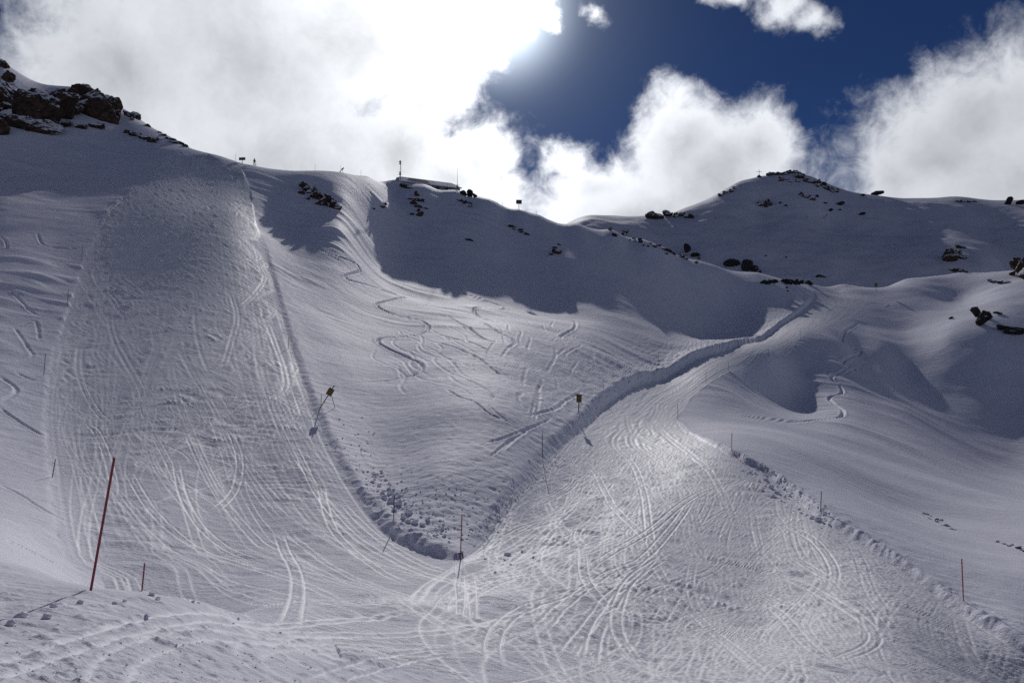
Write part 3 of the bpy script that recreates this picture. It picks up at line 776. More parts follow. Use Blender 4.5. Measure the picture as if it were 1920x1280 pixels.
M_BLACK = plain("black_paint", (.02, .02, .022), .5)
M_YELLOW = plain("yellow_paint", (.14, .09, .012), .5)
M_METAL = plain("galvanised_steel", (.25, .25, .26), .45, .6)
M_BOARD = plain("weathered_board", (.09, .085, .08), .7)
M_WALL = plain("render_wall", (.30, .29, .30), .8)
M_BROWN = plain("brown_roof_sheet", (.10, .055, .045), .6)

# ------------------------------------------------------------------ rocks
def rock_mat(name, c0, c1, snow):
    m_, nt, b = mat(name); N, L = nt.nodes, nt.links
    geo = N.new('ShaderNodeNewGeometry')
    n = N.new('ShaderNodeTexNoise'); n.inputs['Scale'].default_value = .9; n.inputs['Detail'].default_value = 8; n.inputs['Roughness'].default_value = .65
    L.new(geo.outputs['Position'], n.inputs['Vector'])
    rc = N.new('ShaderNodeMix'); rc.data_type = 'RGBA'; rc.inputs['A'].default_value = c0 + (1,); rc.inputs['B'].default_value = c1 + (1,)
    cr = N.new('ShaderNodeMapRange'); cr.inputs['From Min'].default_value = .35; cr.inputs['From Max'].default_value = .65; L.new(n.outputs['Fac'], cr.inputs['Value'])
    L.new(cr.outputs[0], rc.inputs['Factor'])
    sp = N.new('ShaderNodeSeparateXYZ'); L.new(geo.outputs['Normal'], sp.inputs[0])
    n2 = N.new('ShaderNodeTexNoise'); n2.inputs['Scale'].default_value = .6; n2.inputs['Detail'].default_value = 6; L.new(geo.outputs['Position'], n2.inputs['Vector'])
    ad = N.new('ShaderNodeMath'); ad.operation = 'MULTIPLY_ADD'; L.new(n2.outputs['Fac'], ad.inputs[0]); ad.inputs[1].default_value = 1.1; L.new(sp.outputs[2], ad.inputs[2])
    sm = N.new('ShaderNodeMapRange'); sm.inputs['From Min'].default_value = snow; sm.inputs['From Max'].default_value = snow + .10; L.new(ad.outputs[0], sm.inputs['Value'])
    mx = N.new('ShaderNodeMix'); mx.data_type = 'RGBA'; L.new(sm.outputs[0], mx.inputs['Factor']); L.new(rc.outputs['Result'], mx.inputs['A']); mx.inputs['B'].default_value = (.82, .84, .88, 1)
    L.new(mx.outputs['Result'], b.inputs['Base Color']); b.inputs['Roughness'].default_value = .85
    b.inputs['Specular IOR Level'].default_value = .2
    bp = N.new('ShaderNodeBump'); bp.inputs['Distance'].default_value = .35; L.new(n.outputs['Fac'], bp.inputs['Height']); L.new(bp.outputs['Normal'], b.inputs['Normal'])
    return m_
M_ROCK = rock_mat("dark_mountain_rock", (.02, .014, .012), (.105, .066, .05), 1.02)
M_ROCKB = rock_mat("bare_dark_boulder", (.016, .015, .017), (.05, .046, .045), 1.42)
M_ROCKR = rock_mat("rusty_red_rock", (.05, .026, .022), (.12, .066, .05), 1.20)
def rock_mesh(seed, sub, cuts=9, m_=None):
    rs = np.random.RandomState(seed)
    bm = bmesh.new(); bmesh.ops.create_icosphere(bm, subdivisions=sub, radius=1.0)
    V = np.array([v.co[:] for v in bm.verts])
    V *= rs.uniform(.85, 1.15, 3)
    for _ in range(cuts):
        n = rs.normal(size=3); n /= np.linalg.norm(n); d = rs.uniform(.35, .8)
        k = np.maximum(0, V @ n - d); V -= (k * .92)[:, None] * n
    for f, a in ((1.6, .16), (3.4, .09), (7.0, .045), (14., .022)):
        q = V * f + seed * 3.1
        dsp = vnoise(q[:, 0] + q[:, 2] * .7, q[:, 1] - q[:, 2] * .6, 50 + seed % 7)
        V *= (1 + a * dsp)[:, None]
    V /= np.abs(V).max(0)
    for v, c in zip(bm.verts, V): v.co = c
    me = bpy.data.meshes.new("rock"); bm.to_mesh(me); bm.free()
    for p in me.polygons: p.use_smooth = False
    return me
def rock_set(mt, sub, seeds):
    o = []
    for s_ in seeds:
        me = rock_mesh(s_, sub); me.materials.append(mt); o.append(me)
    return o
R_BIG = rock_set(M_ROCK, 5, range(1, 7)); R_MID = rock_set(M_ROCK, 4, range(11, 18)); R_RED = rock_set(M_ROCKR, 4, range(21, 26)); R_BARE = rock_set(M_ROCKB, 4, range(31, 38))
rr = random.Random(3)
def rock_at(px, py, w, h, meshes, parent=None, name='rock', depth=.8, sink=.30, tilt=.35, **kw):
    """rock w x h photo pixels whose foot is near the pixel"""
    c = hit(px, py + h * .4, **kw); z = gz(*c); R_ = c[1] * math.cos(PITCH) + z * math.sin(PITCH)
    a = w / 2 * R_ / F_PX; b = h / 2 * R_ / F_PX
    loc = Vector((c[0], c[1] + a * depth * .3, z + b * (1 - 2 * sink) + b * .25))
    if parent is not None: loc -= parent.location
    return obj(name, rr.choice(meshes), None, parent, loc, (rr.uniform(-tilt, tilt), rr.uniform(-tilt, tilt), rr.uniform(0, 6.28) if abs(w - h) < .35 * w else rr.choice([0, math.pi]) + rr.uniform(-.3, .3)), (a * 1.12, max(a * depth, b * .8), b * 1.25))
def outcrop(label, rocks, meshes, group=None, name='rock_outcrop', **kw):
    px, py = rocks[len(rocks) // 2][:2]
    root = thing(name, spot(px, py, **{k: v for k, v in kw.items() if k in ('rmin', 'rmax')}), label, 'rock outcrop', group)
    for q in rocks: rock_at(*q, meshes, root, **kw)
    return root
def line_rocks(p, q, n, wmin, wmax, jx, jy, ratio=.55):
    o = []
    for k in range(n):
        t = (k + rr.uniform(0, 1)) / n; w = rr.uniform(wmin, wmax)
        o.append((p[0] + (q[0] - p[0]) * t + rr.uniform(-jx, jx), p[1] + (q[1] - p[1]) * t + rr.uniform(-jy, jy), w, w * rr.uniform(ratio * .8, ratio * 1.3)))
    return o
outcrop("high craggy dark cliff with snow ledges at the left end of the skyline",
 [(4,118,26,16),(8,140,34,24),(2,165,46,30),(28,180,50,26),(62,172,42,22),(84,180,50,34),(104,170,44,24),(118,186,50,32),(142,168,50,22),(152,188,50,36),(172,180,40,30),(192,184,42,34),(207,200,36,44),(214,212,26,28),(20,202,60,34),(30,226,64,36),(52,238,50,20),(12,216,44,36),(86,230,40,22),(120,233,26,13),(150,236,22,12),(178,233,30,16),(132,206,42,22),(190,220,24,14),(66,205,40,20),(-30,190,60,50),(-40,150,60,40),(-20,230,60,40),(40,200,110,70),(100,196,110,60),(160,192,90,56),(60,232,90,36),(185,205,60,50),(10,180,90,70)], R_BIG, sink=.34, depth=.9)
outcrop("small dark rocks on the crest just right of the cliff", [(238,212,24,12),(254,214,18,14),(246,222,12,8),(275,235,14,5)], R_MID)
outcrop("flat band of dark rock in the snow below the crest right of the cliff", line_rocks((235,247),(290,262),9,10,22,3,2,.5), R_MID)
outcrop("thin line of dark rock on the crest halfway down to the skier", line_rocks((300,250),(350,274),9,8,18,3,2,.4), R_MID)
outcrop("slanting grey rock rib with snow cracks above the upper shadow", line_rocks((560,347),(637,392),20,11,22,6,7,.7) + [(566,362,14,8),(578,372,12,8),(606,378,24,18),(622,384,24,18)], R_MID, sink=.36)
outcrop("reddish broken rocks on the shaded face under the long roof", line_rocks((775,360),(790,400),16,6,16,12,4,.6) + [(786,403,18,10),(772,404,10,5),(800,390,9,4)], R_RED, sink=.36)
outcrop("few small dark rocks on the shaded face left of the reddish rocks", [(700,392,8,4),(715,390,14,5),(722,388,8,4)], R_MID)
outcrop("dark rocks breaking the snow edge just below the roof's left end", line_rocks((750,345),(768,350),5,8,14,3,2,.5), R_MID)
outcrop("dark rock heap on the crest beside the mast at the roof's right end", [(868,364,16,10),(880,365,18,12),(890,369,12,8)], R_BARE, sink=.2)
outcrop("short line of dark rocks below the crest right of the roof", line_rocks((862,373),(888,388),8,7,14,3,2,.5), R_MID)
outcrop("low rocks under the bright snow lip below the square sign", line_rocks((950,421),(988,437),8,7,14,3,2,.5), R_MID)
outcrop("small reddish-brown rock alone in the big shadow", [(1047,472,22,14),(1035,479,9,5),(1040,464,10,5),(1050,458,10,4)], R_RED, sink=.3)
outcrop("tiny dark stone in the upper part of the big shadow", [(878,451,12,5),(884,453,6,4)], R_BARE)
outcrop("many small stones sprinkled down the right end of the shaded spur", line_rocks((1150,432),(1308,490),30,5,14,8,6,.55) + [(1280,482,12,8),(1238,462,10,5)], R_MID, sink=.3)
for k, (px, py, w, h, lb) in enumerate([(1288,468,20,16,"dark boulder on the crest above the sprinkled stones"),(1304,482,16,9,"flat dark boulder at the low end of the sprinkled stones"),
  (1373,498,28,15,"snow-capped boulder on the crest, left of the tall split boulder"),(1403,502,22,24,"tall dark split boulder on the crest in front of the far mountain"),(1415,507,16,17,"narrow dark boulder leaning on the right of the tall split boulder"),(1425,511,10,8,"small dark stone at the right end of the crest boulders"),
  (1437,531,24,12,"dark boulder at the left end of the row above the upper right piste"),(1453,531,12,8,"small dark boulder second in the row above the upper right piste"),
  (1504,530,11,8,"round dark boulder near the right end of the row by the saddle"),(1518,532,14,9,"dark boulder at the right end of the row beside the saddle"),
  (1833,587,23,18,"rounded dark boulder behind the big tilted boulder on the right"),(1846,600,30,26,"big tilted dark boulder on the right snowfield"),(1872,588,14,6,"flat dark stone right of the big tilted boulder"),(1882,616,26,10,"low dark boulder to the left of the one cut by the right edge"),(1907,624,36,18,"dark boulder at the right edge of the picture"),(1784,596,10,4,"small dark stone left of the big tilted boulder")]):
    o = rock_at(px, py, w, h, R_BARE, None, 'boulder', sink=.16, tilt=.25); tag(o, lb, 'boulder')
outcrop("flat cluster of dark stones in the middle of the row by the saddle", line_rocks((1470,530),(1497,533),9,7,15,2,2,.6) + [(1475,541,6,4),(1478,548,5,3)], R_BARE, sink=.25)
outcrop("low dark rocks on the skyline of the right snowfield", line_rocks((1785,508),(1815,510),7,8,16,2,2,.5), R_MID)
outcrop("thin dark rocks below the skyline near the right edge", line_rocks((1855,523),(1890,526),6,8,16,2,1,.35), R_MID)
outcrop("craggy rock with a snow ramp at the right edge of the skyline", [(1908,498,24,26),(1922,500,40,34),(1900,510,14,12),(1935,508,40,26)], R_MID, sink=.25)
outcrop("pair of snow-dusted rocks in the middle of the far shaded bowl", [(1778,480,26,22),(1796,478,34,24),(1788,488,36,14),(1805,463,22,9)], R_MID, rmin=335.0)
outcrop("thin dark rock streak in the bowl just above the saddle", [(1537,516,14,5),(1548,518,10,3)], R_BARE, rmin=335.0)
outcrop("dark rocks at the left foot of the far mountain's skyline", line_rocks((1215,404),(1300,398),16,9,20,3,3,.6), R_MID, rmin=335.0, sink=.25)
outcrop("rocky crest running right from the summit cross", line_rocks((1440,326),(1500,322),18,7,15,3,2,.5) + line_rocks((1490,326),(1572,356),30,7,15,4,3,.6) + line_rocks((1455,334),(1500,338),7,6,12,4,3,.5), R_MID, rmin=450.0)
outcrop("dark rocks on the left shoulder below the summit cross", line_rocks((1345,372),(1382,358),10,6,13,3,2,.5) + [(1425,332,10,5)], R_MID, rmin=450.0)
outcrop("dark rock cluster on the face below the summit cross", line_rocks((1420,386),(1450,380),10,7,16,4,5,.6), R_MID, rmin=450.0)
outcrop("smaller rock cluster on the far face right of the cross", line_rocks((1503,365),(1532,369),9,6,13,4,4,.5), R_MID, rmin=450.0)
outcrop("scattered dark stones on the right flank of the far mountain", [(1547,378,8,4),(1575,380,18,6),(1558,391,10,6),(1462,380,6,4),(1475,384,7,4),(1575,391,6,3),(1436,476,5,3),(1474,480,5,3)], R_BARE, rmin=420.0)
outcrop("lone dark stone below the right flank of the far mountain", [(1617,399,12,6)], R_BARE, rmin=420.0)
outcrop("overhanging flat rock on the far skyline", [(1645,362,26,9),(1618,366,10,4)], R_BARE, rmin=450.0, sink=.1)
outcrop("low rocks on the far skyline near the right edge", line_rocks((1795,374),(1825,373),6,8,14,2,1,.4), R_MID, rmin=450.0)
outcrop("pointed dark rocks where the far skyline meets the right edge", [(1893,376,18,14),(1916,379,16,10),(1925,377,14,12)], R_BARE, rmin=450.0, sink=.15)
outcrop("brownish stones showing through the snow on the right slope", line_rocks((1730,955),(1790,990),16,5,15,6,4,.3), R_RED, sink=.42)
outcrop("brownish stones at the right edge beyond the red pole", line_rocks((1870,1008),(1925,1035),10,6,16,6,3,.3), R_RED, sink=.42)
print("rocks", time.time() - T0)

# ------------------------------------------------------------------ marker poles
def pole(px, py, top, m_, label, px_top=None, rad_=.022, name='marker_pole', group='marker poles along the pistes', hidden_px=0, **kw):
    p = spot(px, py, **kw); R_ = p.y * math.cos(PITCH) + p.z * math.sin(PITCH)
    h = (py - top) * R_ / F_PX; lean = ((px_top - px) / max(1, (py - top)) if px_top is not None else rr.uniform(-.02, .02), 0)
    rr_ = max(rad_, .00012 * R_)
    bm = lathe([(rr_ * .9, -.35), (rr_, 0), (rr_, h * .9), (rr_ * .92, h - .02), (rr_ * .45, h)], 10, lean=lean)
    o = obj(name, bm, m_, None, p)
    for q in o.data.polygons: q.use_smooth = True
    return tag(o, label, 'pole', group)
pole(170, 1106, 857, M_RED, "tall leaning red pole on the near left bank", 208, .02)
for (px, py, top, m_, lb, pt) in [
 (266,1108,1056,M_RED,"short red pole just behind the edge of the near left bank",270),
 (98,896,862,M_DARK,"thin dark pole at the lower left border of the left piste",103),
 (82,706,665,M_DARK,"thin dark pole second up the left border of the left piste",84),
 (126,575,544,M_DARK,"thin dark pole third up the left border of the left piste",127),
 (153,490,462,M_DARK,"thin dark pole at the top of the left border of the left piste",154),
 (541,652,632,M_DARK,"small dark pole on the right border of the left piste above the leaning sign",541),
 (602,764,744,M_DARK,"short dark pole right beside the leaning yellow and black sign",602),
 (628,770,745,M_DARK,"thin leaning stick just right of the leaning yellow and black sign",621),
 (738,990,946,M_DARK,"dark pole among the snow lumps at the wall of the left piste",739),
 (863,1052,964,M_RED,"thin red pole at the tip of the snow wedge between the pistes",866),
 (1017,860,815,M_DARK,"dark pole on the left border of the right piste below the sign",1017),
 (1131,745,726,M_DARK,"short dark pole on the snow wall right of the square sign",1131),
 (1235,689,671,M_DARK,"small dark pole on the snow wall halfway up the right piste",1235),
 (1389,640,626,M_DARK,"small dark pole on the snow wall of the upper right piste",1389),
 (1486,592,577,M_DARK,"tiny dark pole on the wall near the saddle",1486),
 (1507,576,565,M_DARK,"tiny topmost pole on the wall next to the saddle",1507),
 (1271,786,755,M_DARK,"dark pole at the inner bend of the right piste's right border",1271),
 (1324,718,696,M_DARK,"dark pole above the bend on the right piste's shaded border",1324),
 (1366,696,677,M_DARK,"second dark pole above the bend on the shaded border",1366),
 (1441,667,653,M_DARK,"third dark pole above the bend on the shaded border",1441),
 (1501,636,621,M_DARK,"uppermost dark pole of the right piste's shaded border",1501),
 (1372,851,818,M_DARK,"dark pole where the right snow bank begins",1373),
 (1539,967,930,M_DARK,"dark pole halfway along the right snow bank",1541),
 (1807,1143,1065,M_ORANGE,"orange-red pole on the snow bank at the lower right",1806)]:
    pole(px, py, top, m_, lb, pt)
for (px, h, lb) in [(436, 1.9, "thin stake on the skyline left of the double sign board"), (587, 1.7, "thin stake on the skyline between the skier and the snow gun"), (674, 1.6, "thin stake on the skyline right of the snow gun"),
                    (917, .8, "short stake on the crest right of the station, nearest to it"), (933, .5, "shortest of the three stakes on the crest right of the station"), (942, .8, "short stake on the crest nearest the square skyline sign"), (1006, .9, "short stake on the crest right of the square skyline sign")]:
    c = crest(px); z = gz(*c); w = .03
    o = obj('marker_pole', lathe([(w, -.4), (w, 0), (w, h * .9), (w * .5, h)], 8), M_DARK, None, (c[0], c[1], z)); tag(o, lb, 'pole', 'stakes on the skyline')
# ------------------------------------------------------------------ piste signs
def piste_sign(px, py, h, lean, bw, bh, bz, label, rz=0.0, tri=False):
    p = spot(px, py); root = thing('piste_sign', p, label, 'sign', 'yellow and black piste signs', rz)
    R_ = math.hypot(p.x, p.y); n = 6
    for k in range(n):
        z0, z1 = h * k / n - (.3 if k == 0 else 0), h * (k + 1) / n
        o = obj('post_band', lathe([(.045, z0), (.045, z1 - .001)], 10, lean=lean), M_YELLOW if k % 2 == 0 else M_BLACK, root)
    bm = bmesh.new()
    box(bw, .03, bh, (0, -.075, 0), bm, .008)
    o = obj('board', bm, M_YELLOW, root, (lean[0] * bz, lean[1] * bz, bz), (0, math.atan(lean[0]), 0))
    o2 = obj('board_border', box(bw * 1.08, .02, bh * 1.06, (0, -.05, 0), None, .006), M_BLACK, root, (lean[0] * bz, lean[1] * bz, bz), (0, math.atan(lean[0]), 0))
    obj('bracket', box(.12, .08, .04), M_METAL, root, (lean[0] * bz, lean[1] * bz - .03, bz))
    return root
piste_sign(600, 770, 1.75, (.62, 0), .42, .55, 1.25, "leaning yellow and black sign post at the right border of the left piste")
piste_sign(1085, 789, 1.75, (.03, 0), .44, .66, 1.32, "upright yellow and black sign on the snow wall of the right piste")
piste_sign(1643, 547, 3.0, (-.02, 0), .8, .9, 2.2, "small yellow sign post at the right side of the saddle")
def skyline_sign(px, w, h, z, boards, label, rz):
    c = crest(px); root = thing('sign_board', (c[0], c[1], gz(*c)), label, 'sign', None, rz)
    obj('post', lathe([(.07, -.4), (.07, z + h * .6), (.05, z + h * .65)], 10), M_METAL, root)
    for k in range(boards):
        bwk = w / boards - (.03 if boards > 1 else 0)
        obj('board', box(bwk, .05, h, ((k - (boards - 1) / 2) * w / boards, -.11, z), None, .01), M_BOARD, root)
    obj('cross_rail', box(w * .96, .05, .07, (0, -.055, z + h * .25)), M_METAL, root)
skyline_sign(449, 1.7, .72, 1.1, 2, "wide double sign board on the skyline left of the skier", rad(-6))
skyline_sign(973, 1.65, 1.2, 2.0, 1, "square sign board on the skyline right of the station", rad(4))
# ------------------------------------------------------------------ snow gun on the ridge
c = crest(638); g = thing('snow_gun', (c[0], c[1], gz(*c)), "small dark snow gun tilted on the skyline", 'snow gun')
obj('barrel', bar(bmesh.new(), (-.15, 0, .75), (.5, 0, 1.25), .16, 12), M_BLACK, g)
for a, b in (((-.1, .2, .8), (-.7, .35, 0)), ((-.1, -.2, .8), (-.6, -.35, 0)), ((.2, 0, .95), (.15, 0, 0))): obj('leg', bar(bmesh.new(), a, b, .05), M_BLACK, g)
obj('water_pipe', bar(bmesh.new(), (-.35, 0, .4), (-.4, 0, 2.0), .02), M_METAL, g)
# ------------------------------------------------------------------ top station
def P3(px, py, Y):
    d = ray(px, py); return Vector(d * (Y / d[1]))
A0, A1 = P3(751, 331, 235.0), P3(848, 344, 243.0)
ax = (A1 - A0); ax.z = 0; Ls = ax.length; u = ax.normalized(); rzb = math.atan2(u.y, u.x)
zr = (A0.z + A1.z) / 2
st = thing('mountain_station', (A0.x, A0.y, zr - 4.2), "long low station building with snowy roof on the ridge", 'building', None, rzb)
def prism(pts2, x0, x1, taper=0.0):
    bm = bmesh.new(); a = [bm.verts.new((x0 + (taper if q[2] else 0), q[0], q[1])) for q in pts2]; b = [bm.verts.new((x1 - (taper if q[2] else 0), q[0], q[1])) for q in pts2]
    n = len(pts2)
    for k in range(n): bm.faces.new((a[k], a[(k + 1) % n], b[(k + 1) % n], b[k]))
    bm.faces.new(a[::-1]); bm.faces.new(b); bmesh.ops.recalc_face_normals(bm, faces=bm.faces[:]); return bm
obj('wall', prism([(-3.6, -3.0, 0), (3.8, -3.0, 0), (3.8, 2.2, 0), (0, 3.9, 0), (-3.6, 2.2, 0)], -1.2, Ls + .8), M_WALL, st)
ro = obj('roof', prism([(-4.1, 1.75, 0), (-4.1, 2.05, 0), (0, 4.25, 1), (4.2, 2.05, 0), (4.2, 1.75, 0), (0, 3.95, 1)], -2.0, Ls + 1.4, 1.6), M_CLOD, st)
# bare strip of roofing sheets the wind has swept clear
for k in range(6):
    x0 = 2.3 + k * .98
    bm = bmesh.new(); sl = (4.25 - 2.05) / 4.1
    v = [bm.verts.new(q) for q in [(x0, -3.4, 2.05 + sl * .7 + .035), (x0 + .95, -3.4, 2.05 + sl * .7 + .035), (x0 + .95, -.5, 2.05 + sl * 3.6 + .035), (x0, -.5, 2.05 + sl * 3.6 + .035)]]
    f = bm.faces.new(v); e = bmesh.ops.extrude_face_region(bm, geom=[f])
    for w_ in [q for q in e['geom'] if isinstance(q, bmesh.types.BMVert)]: w_.co.z -= .05
    bmesh.ops.recalc_face_normals(bm, faces=bm.faces[:]); obj('roof_sheet', bm, M_BROWN, ro)
for k in range(5): obj('window', box(.9, .08, .7, (1.5 + k * 3.0, -3.62, 1.3), None, .01), M_BLACK, st)
def on(px, py, Y): p = P3(px, py, Y); return p
b0 = on(751, 331, 233.0); hm = 31 * 233 / F_PX
ms = thing('radio_mast', (b0.x, b0.y, b0.z - 1.6), "radio mast with drum antennas at the roof's left end", 'mast')
H = hm + 1.6
for sx, sy in ((-.14, -.14), (.14, -.14), (0, .16)): obj('mast_leg', bar(bmesh.new(), (sx, sy, -1), (sx * .6, sy * .6, H), .035), M_METAL, ms)
for k in range(9):
    z = .4 + k * (H - .6) / 9; obj('brace', bar(bmesh.new(), (-.13, -.13, z), (.13, -.13, z + .5), .02), M_METAL, ms)
for z, r_ in ((H - .55, .30), (H - 1.15, .24), (2.1, .30), (2.7, .24)): obj('antenna', bar(bmesh.new(), (-.05, -.2, z), (-.12, -.55, z), r_, 16), M_WALL, ms)
b1 = on(857.5, 357, 238.0); h1 = 46 * 238 / F_PX
m2 = thing('whip_mast', (b1.x, b1.y, b1.z - .3), "thin tall mast with equipment box at the roof's right end", 'mast')
obj('pole', lathe([(.10, -.6), (.09, 1.5), (.06, 3.0), (.035, h1 * .8), (.02, h1)], 8), M_METAL, m2)
obj('equipment_box', box(1.3, .9, 1.3, (.15, 0, .35), None, .03), M_WALL, m2); obj('upper_box', box(.55, .5, .7, (0, 0, 1.35), None, .02), M_METAL, m2)
obj('cross_arm', bar(bmesh.new(), (-.55, 0, 2.0), (.6, 0, 2.0), .045), M_METAL, m2)
# ------------------------------------------------------------------ summit cross
c = crest(1428, 450.0, 800.0); cr_ = thing('summit_cross', (c[0], c[1], gz(*c)), "thin summit cross on top of the far mountain", 'cross')
obj('upright', box(.26, .26, 6.0, (0, 0, 2.4), None, .02), M_DARK, cr_); obj('arm', box(4.2, .22, .24, (0, -.02, 3.7), None, .02), M_DARK, cr_); obj('stone_base', lathe([(.8, -.8), (.7, .2), (.45, .5)], 9), M_ROCK, cr_)
# ------------------------------------------------------------------ people
def body_mesh(seed=0):
    J = {'pelvis': (0, 0, .95, .15), 'waist': (0, 0, 1.10, .145), 'chest': (0, .01, 1.32, .185), 'neck': (0, .0, 1.50, .07), 'head': (0, -.02, 1.62, .105), 'top': (0, -.02, 1.72, .085)}
    E = [('pelvis', 'waist'), ('waist', 'chest'), ('chest', 'neck'), ('neck', 'head'), ('head', 'top')]
    for sd, s_ in (('l', -1), ('r', 1)):
        J.update({'hip' + sd: (.10 * s_, 0, .88, .115), 'knee' + sd: (.17 * s_, -.05, .50, .085), 'ankle' + sd: (.21 * s_, .02, .12, .075), 'toe' + sd: (.22 * s_, -.16, .06, .06),
                  'sh' + sd: (.19 * s_, .01, 1.40, .085), 'el' + sd: (.29 * s_, .03, 1.14, .065), 'wr' + sd: (.30 * s_, -.12, .95, .05), 'ha' + sd: (.29 * s_, -.19, .91, .045)})
        E += [('pelvis', 'hip' + sd), ('hip' + sd, 'knee' + sd), ('knee' + sd, 'ankle' + sd), ('ankle' + sd, 'toe' + sd), ('chest', 'sh' + sd), ('sh' + sd, 'el' + sd), ('el' + sd, 'wr' + sd), ('wr' + sd, 'ha' + sd)]
    names = list(J); me = bpy.data.meshes.new('body')
    me.from_pydata([J[n][:3] for n in names], [(names.index(a), names.index(b)) for a, b in E], [])
    o = bpy.data.objects.new('tmp', me); COL.objects.link(o)
    o.modifiers.new('s', 'SKIN'); sub = o.modifiers.new('u', 'SUBSURF'); sub.levels = 1; sub.render_levels = 1
    for k, n in enumerate(names):
        me.skin_vertices[0].data[k].radius = (J[n][3], J[n][3]); me.skin_vertices[0].data[k].use_root = (n == 'pelvis')
    dg = bpy.context.evaluated_depsgraph_get(); new = bpy.data.meshes.new_from_object(o.evaluated_get(dg))
    bpy.data.objects.remove(o); return new
BODY = body_mesh()
M_JACKET = plain("dark_jacket", (.03, .032, .05), .8); M_PANTS = plain("red_ski_trousers", (.55, .03, .03), .7); M_SKIN = plain("skin", (.45, .28, .2), .6); M_BOOT = plain("ski_boot", (.03, .03, .03), .5)
M_JRED = plain("red_jacket", (.30, .04, .03), .8); M_PDARK = plain("dark_trousers", (.02, .02, .025), .8)
def person(loc, rz, jacket, pants, label):
    me = BODY.copy()
    for m_ in (jacket, pants, M_SKIN, M_BOOT): me.materials.append(m_)
    for p in me.polygons:
        z = p.center.z; xx = abs(p.center.x)
        p.material_index = 3 if z < .2 else (1 if z < .98 and xx < .26 else (2 if z > 1.5 or (z < .97 and xx >= .26) else 0)); p.use_smooth = True
    root = thing('person', loc, label, 'person', None, rz)
    obj('body', me, None, root)
    obj('helmet', lathe([(.125, 1.62), (.135, 1.68), (.12, 1.77), (.07, 1.82), (.01, 1.835)], 14), jacket, root, (0, -.01, 0))
    for s_ in (-1, 1):
        obj('ski', box(.09, 1.6, .025, (.22 * s_, -.1, .012), None, .006), M_BLACK, root)
        obj('ski_stick', bar(bmesh.new(), (.32 * s_, -.2, .95), (.5 * s_, -.05, .0), .012), M_METAL, root)
    return root
c = crest(472); person((c[0], c[1], gz(*c)), rad(40), M_JACKET, M_PANTS, "person in dark jacket and red ski trousers standing on the ridge")
for px, py, ja, pa, lb in [(1342, 409, M_JRED, M_PDARK, "tiny person in reddish jacket below the rocks at the far mountain's left foot"), (1513, 405, M_JACKET, M_PDARK, "tiny dark person alone on the far shaded slope"), (1545, 405, M_JACKET, M_PDARK, "tiny dark person on the far slope, left of a close pair"), (1550, 402, M_JACKET, M_PDARK, "tiny dark person on the far slope, right of a close pair")]:
    p = spot(px, py, rmin=400.0); person(p, rr.uniform(-1, 1), ja, pa, lb)
# ------------------------------------------------------------------ snow lumps
CL = []
for s_ in range(5):
    me = rock_mesh(60 + s_, 4, 7); me.name = 'snow_lump'; me.materials.append(M_CLOD)
    for p in me.polygons: p.use_smooth = True
    CL.append(me)
def lump(px, py, w, label, group):
    p = spot(px, py); a = w * .8 / 2 * math.hypot(p.x, p.y) / F_PX
    o = obj('snow_lump', rr.choice(CL), None, None, (p.x, p.y, p.z + a * .12), (rr.uniform(-.4, .4), rr.uniform(-.4, .4), rr.uniform(0, 6)), (a, a * rr.uniform(.8, 1.1), a * rr.uniform(.55, .85)))
    tag(o, label, 'snow lump', group)
for px, py, w in [(702,905,9),(712,920,12),(728,924,14),(749,938,13),(722,944,18),(735,950,24),(748,955,26),(765,975,20),(766,992,22),(778,996,20),(792,998,18),(803,988,16),(716,935,12),(740,968,18),(755,985,16),(700,912,10),(690,890,9),(730,935,14),(829,1004,11),(834,1019,10),(801,1013,8)]:
    lump(px, py, w, "snow lump tumbled above the dark wall of the left piste", "snow lumps above the left piste's wall")
ORD = ("leftmost", "second", "third", "fourth", "fifth", "sixth", "seventh", "eighth", "ninth", "tenth", "eleventh", "twelfth", "rightmost")
def nth(k, n): return ORD[0] if k == 0 else 'rightmost' if k == n - 1 else ORD[k] + ' from left'
for k, (px, py, w) in enumerate(sorted([(952,1040,20),(910,1048,11),(928,1074,9),(946,1050,7),(1000,1046,8),(978,1031,7),(957,1059,7),(866,1023,12),(886,1002,11)])):
    lump(px, py, w, "snow lump by the tip of the wedge between the pistes, " + nth(k, 9), "snow lumps below the wedge tip")
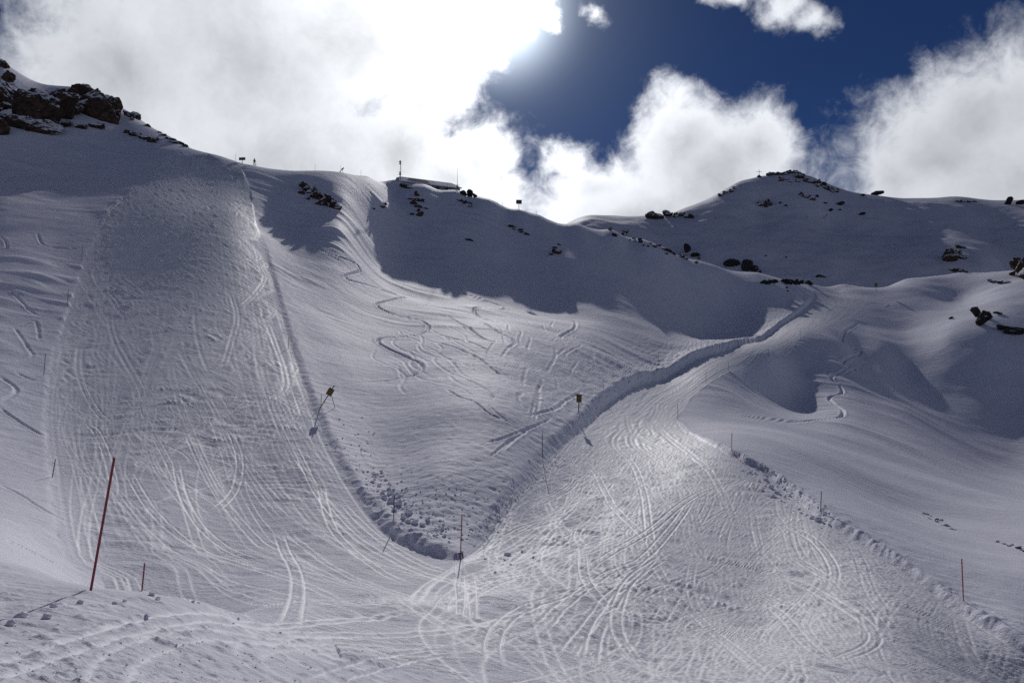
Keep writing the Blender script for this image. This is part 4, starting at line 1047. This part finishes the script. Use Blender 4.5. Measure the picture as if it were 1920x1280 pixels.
for k, (px, py, w) in enumerate(sorted([(1407,886,10),(1436,900,14),(1446,915,16),(1458,925,18),(1470,918,14),(1450,930,12),(1445,932,8),(1480,930,9),(1525,972,18),(1535,976,20),(1545,970,14),(1522,968,10),(1555,985,10)])):
    lump(px, py, w, "snow lump at the foot of the right snow bank, " + nth(k, 13), "snow lumps along the right snow bank")
for k, (px, py, w) in enumerate(sorted([(40,1160,30),(20,1172,18),(85,1160,24),(98,1140,20),(150,1132,14),(215,1132,14),(235,1128,12),(283,1118,20),(295,1125,15),(275,1158,13),(447,1160,8),(372,1130,12),(362,1130,10)])):
    lump(px, py, w, "crusty snow lump on the near left bank, " + nth(k, 13), "snow lumps on the near left bank")
# crumbs too small and many to count
def crumbs():
    bm = bmesh.new(); pos = []
    def sc_(pa, pb, n, jx, jy, wmin, wmax):
        for _ in range(n):
            t = rr.random(); px = pa[0] + (pb[0] - pa[0]) * t + rr.gauss(0, jx); py = pa[1] + (pb[1] - pa[1]) * t + rr.gauss(0, jy)
            p = hit(px, py); pos.append((p[0], p[1], rr.uniform(wmin, wmax) / 2 * math.hypot(*p) / F_PX))
    sc_((690, 890), (840, 1020), 150, 16, 12, 2.5, 7); sc_((880, 1020), (1040, 860), 130, 12, 10, 2, 5); sc_((1400, 880), (1560, 985), 90, 12, 8, 2.5, 7)
    sc_((0, 1230), (600, 1240), 170, 60, 30, 1.5, 5.5); sc_((640, 800), (700, 900), 60, 20, 12, 2, 5); sc_((760, 940), (900, 960), 90, 40, 25, 2, 5)
    P = np.array(pos); Z = ground(P[:, 0], P[:, 1], np.full(len(P), .03))[0]
    for (x, y, a), z in zip(pos, Z):
        r_ = bmesh.ops.create_icosphere(bm, subdivisions=1, radius=a)
        for v in r_['verts']: v.co = Vector((v.co.x * rr.uniform(.6, 1.4) + x, v.co.y * rr.uniform(.6, 1.4) + y, v.co.z * .6 * rr.uniform(.6, 1.2) + z + a * .12))
    o = obj('snow_crumbs', bm, M_CLOD); o['kind'] = 'stuff'; o['label'] = "small crumbs of broken snow strewn along the piste borders"
crumbs()
print("done", time.time() - T0)
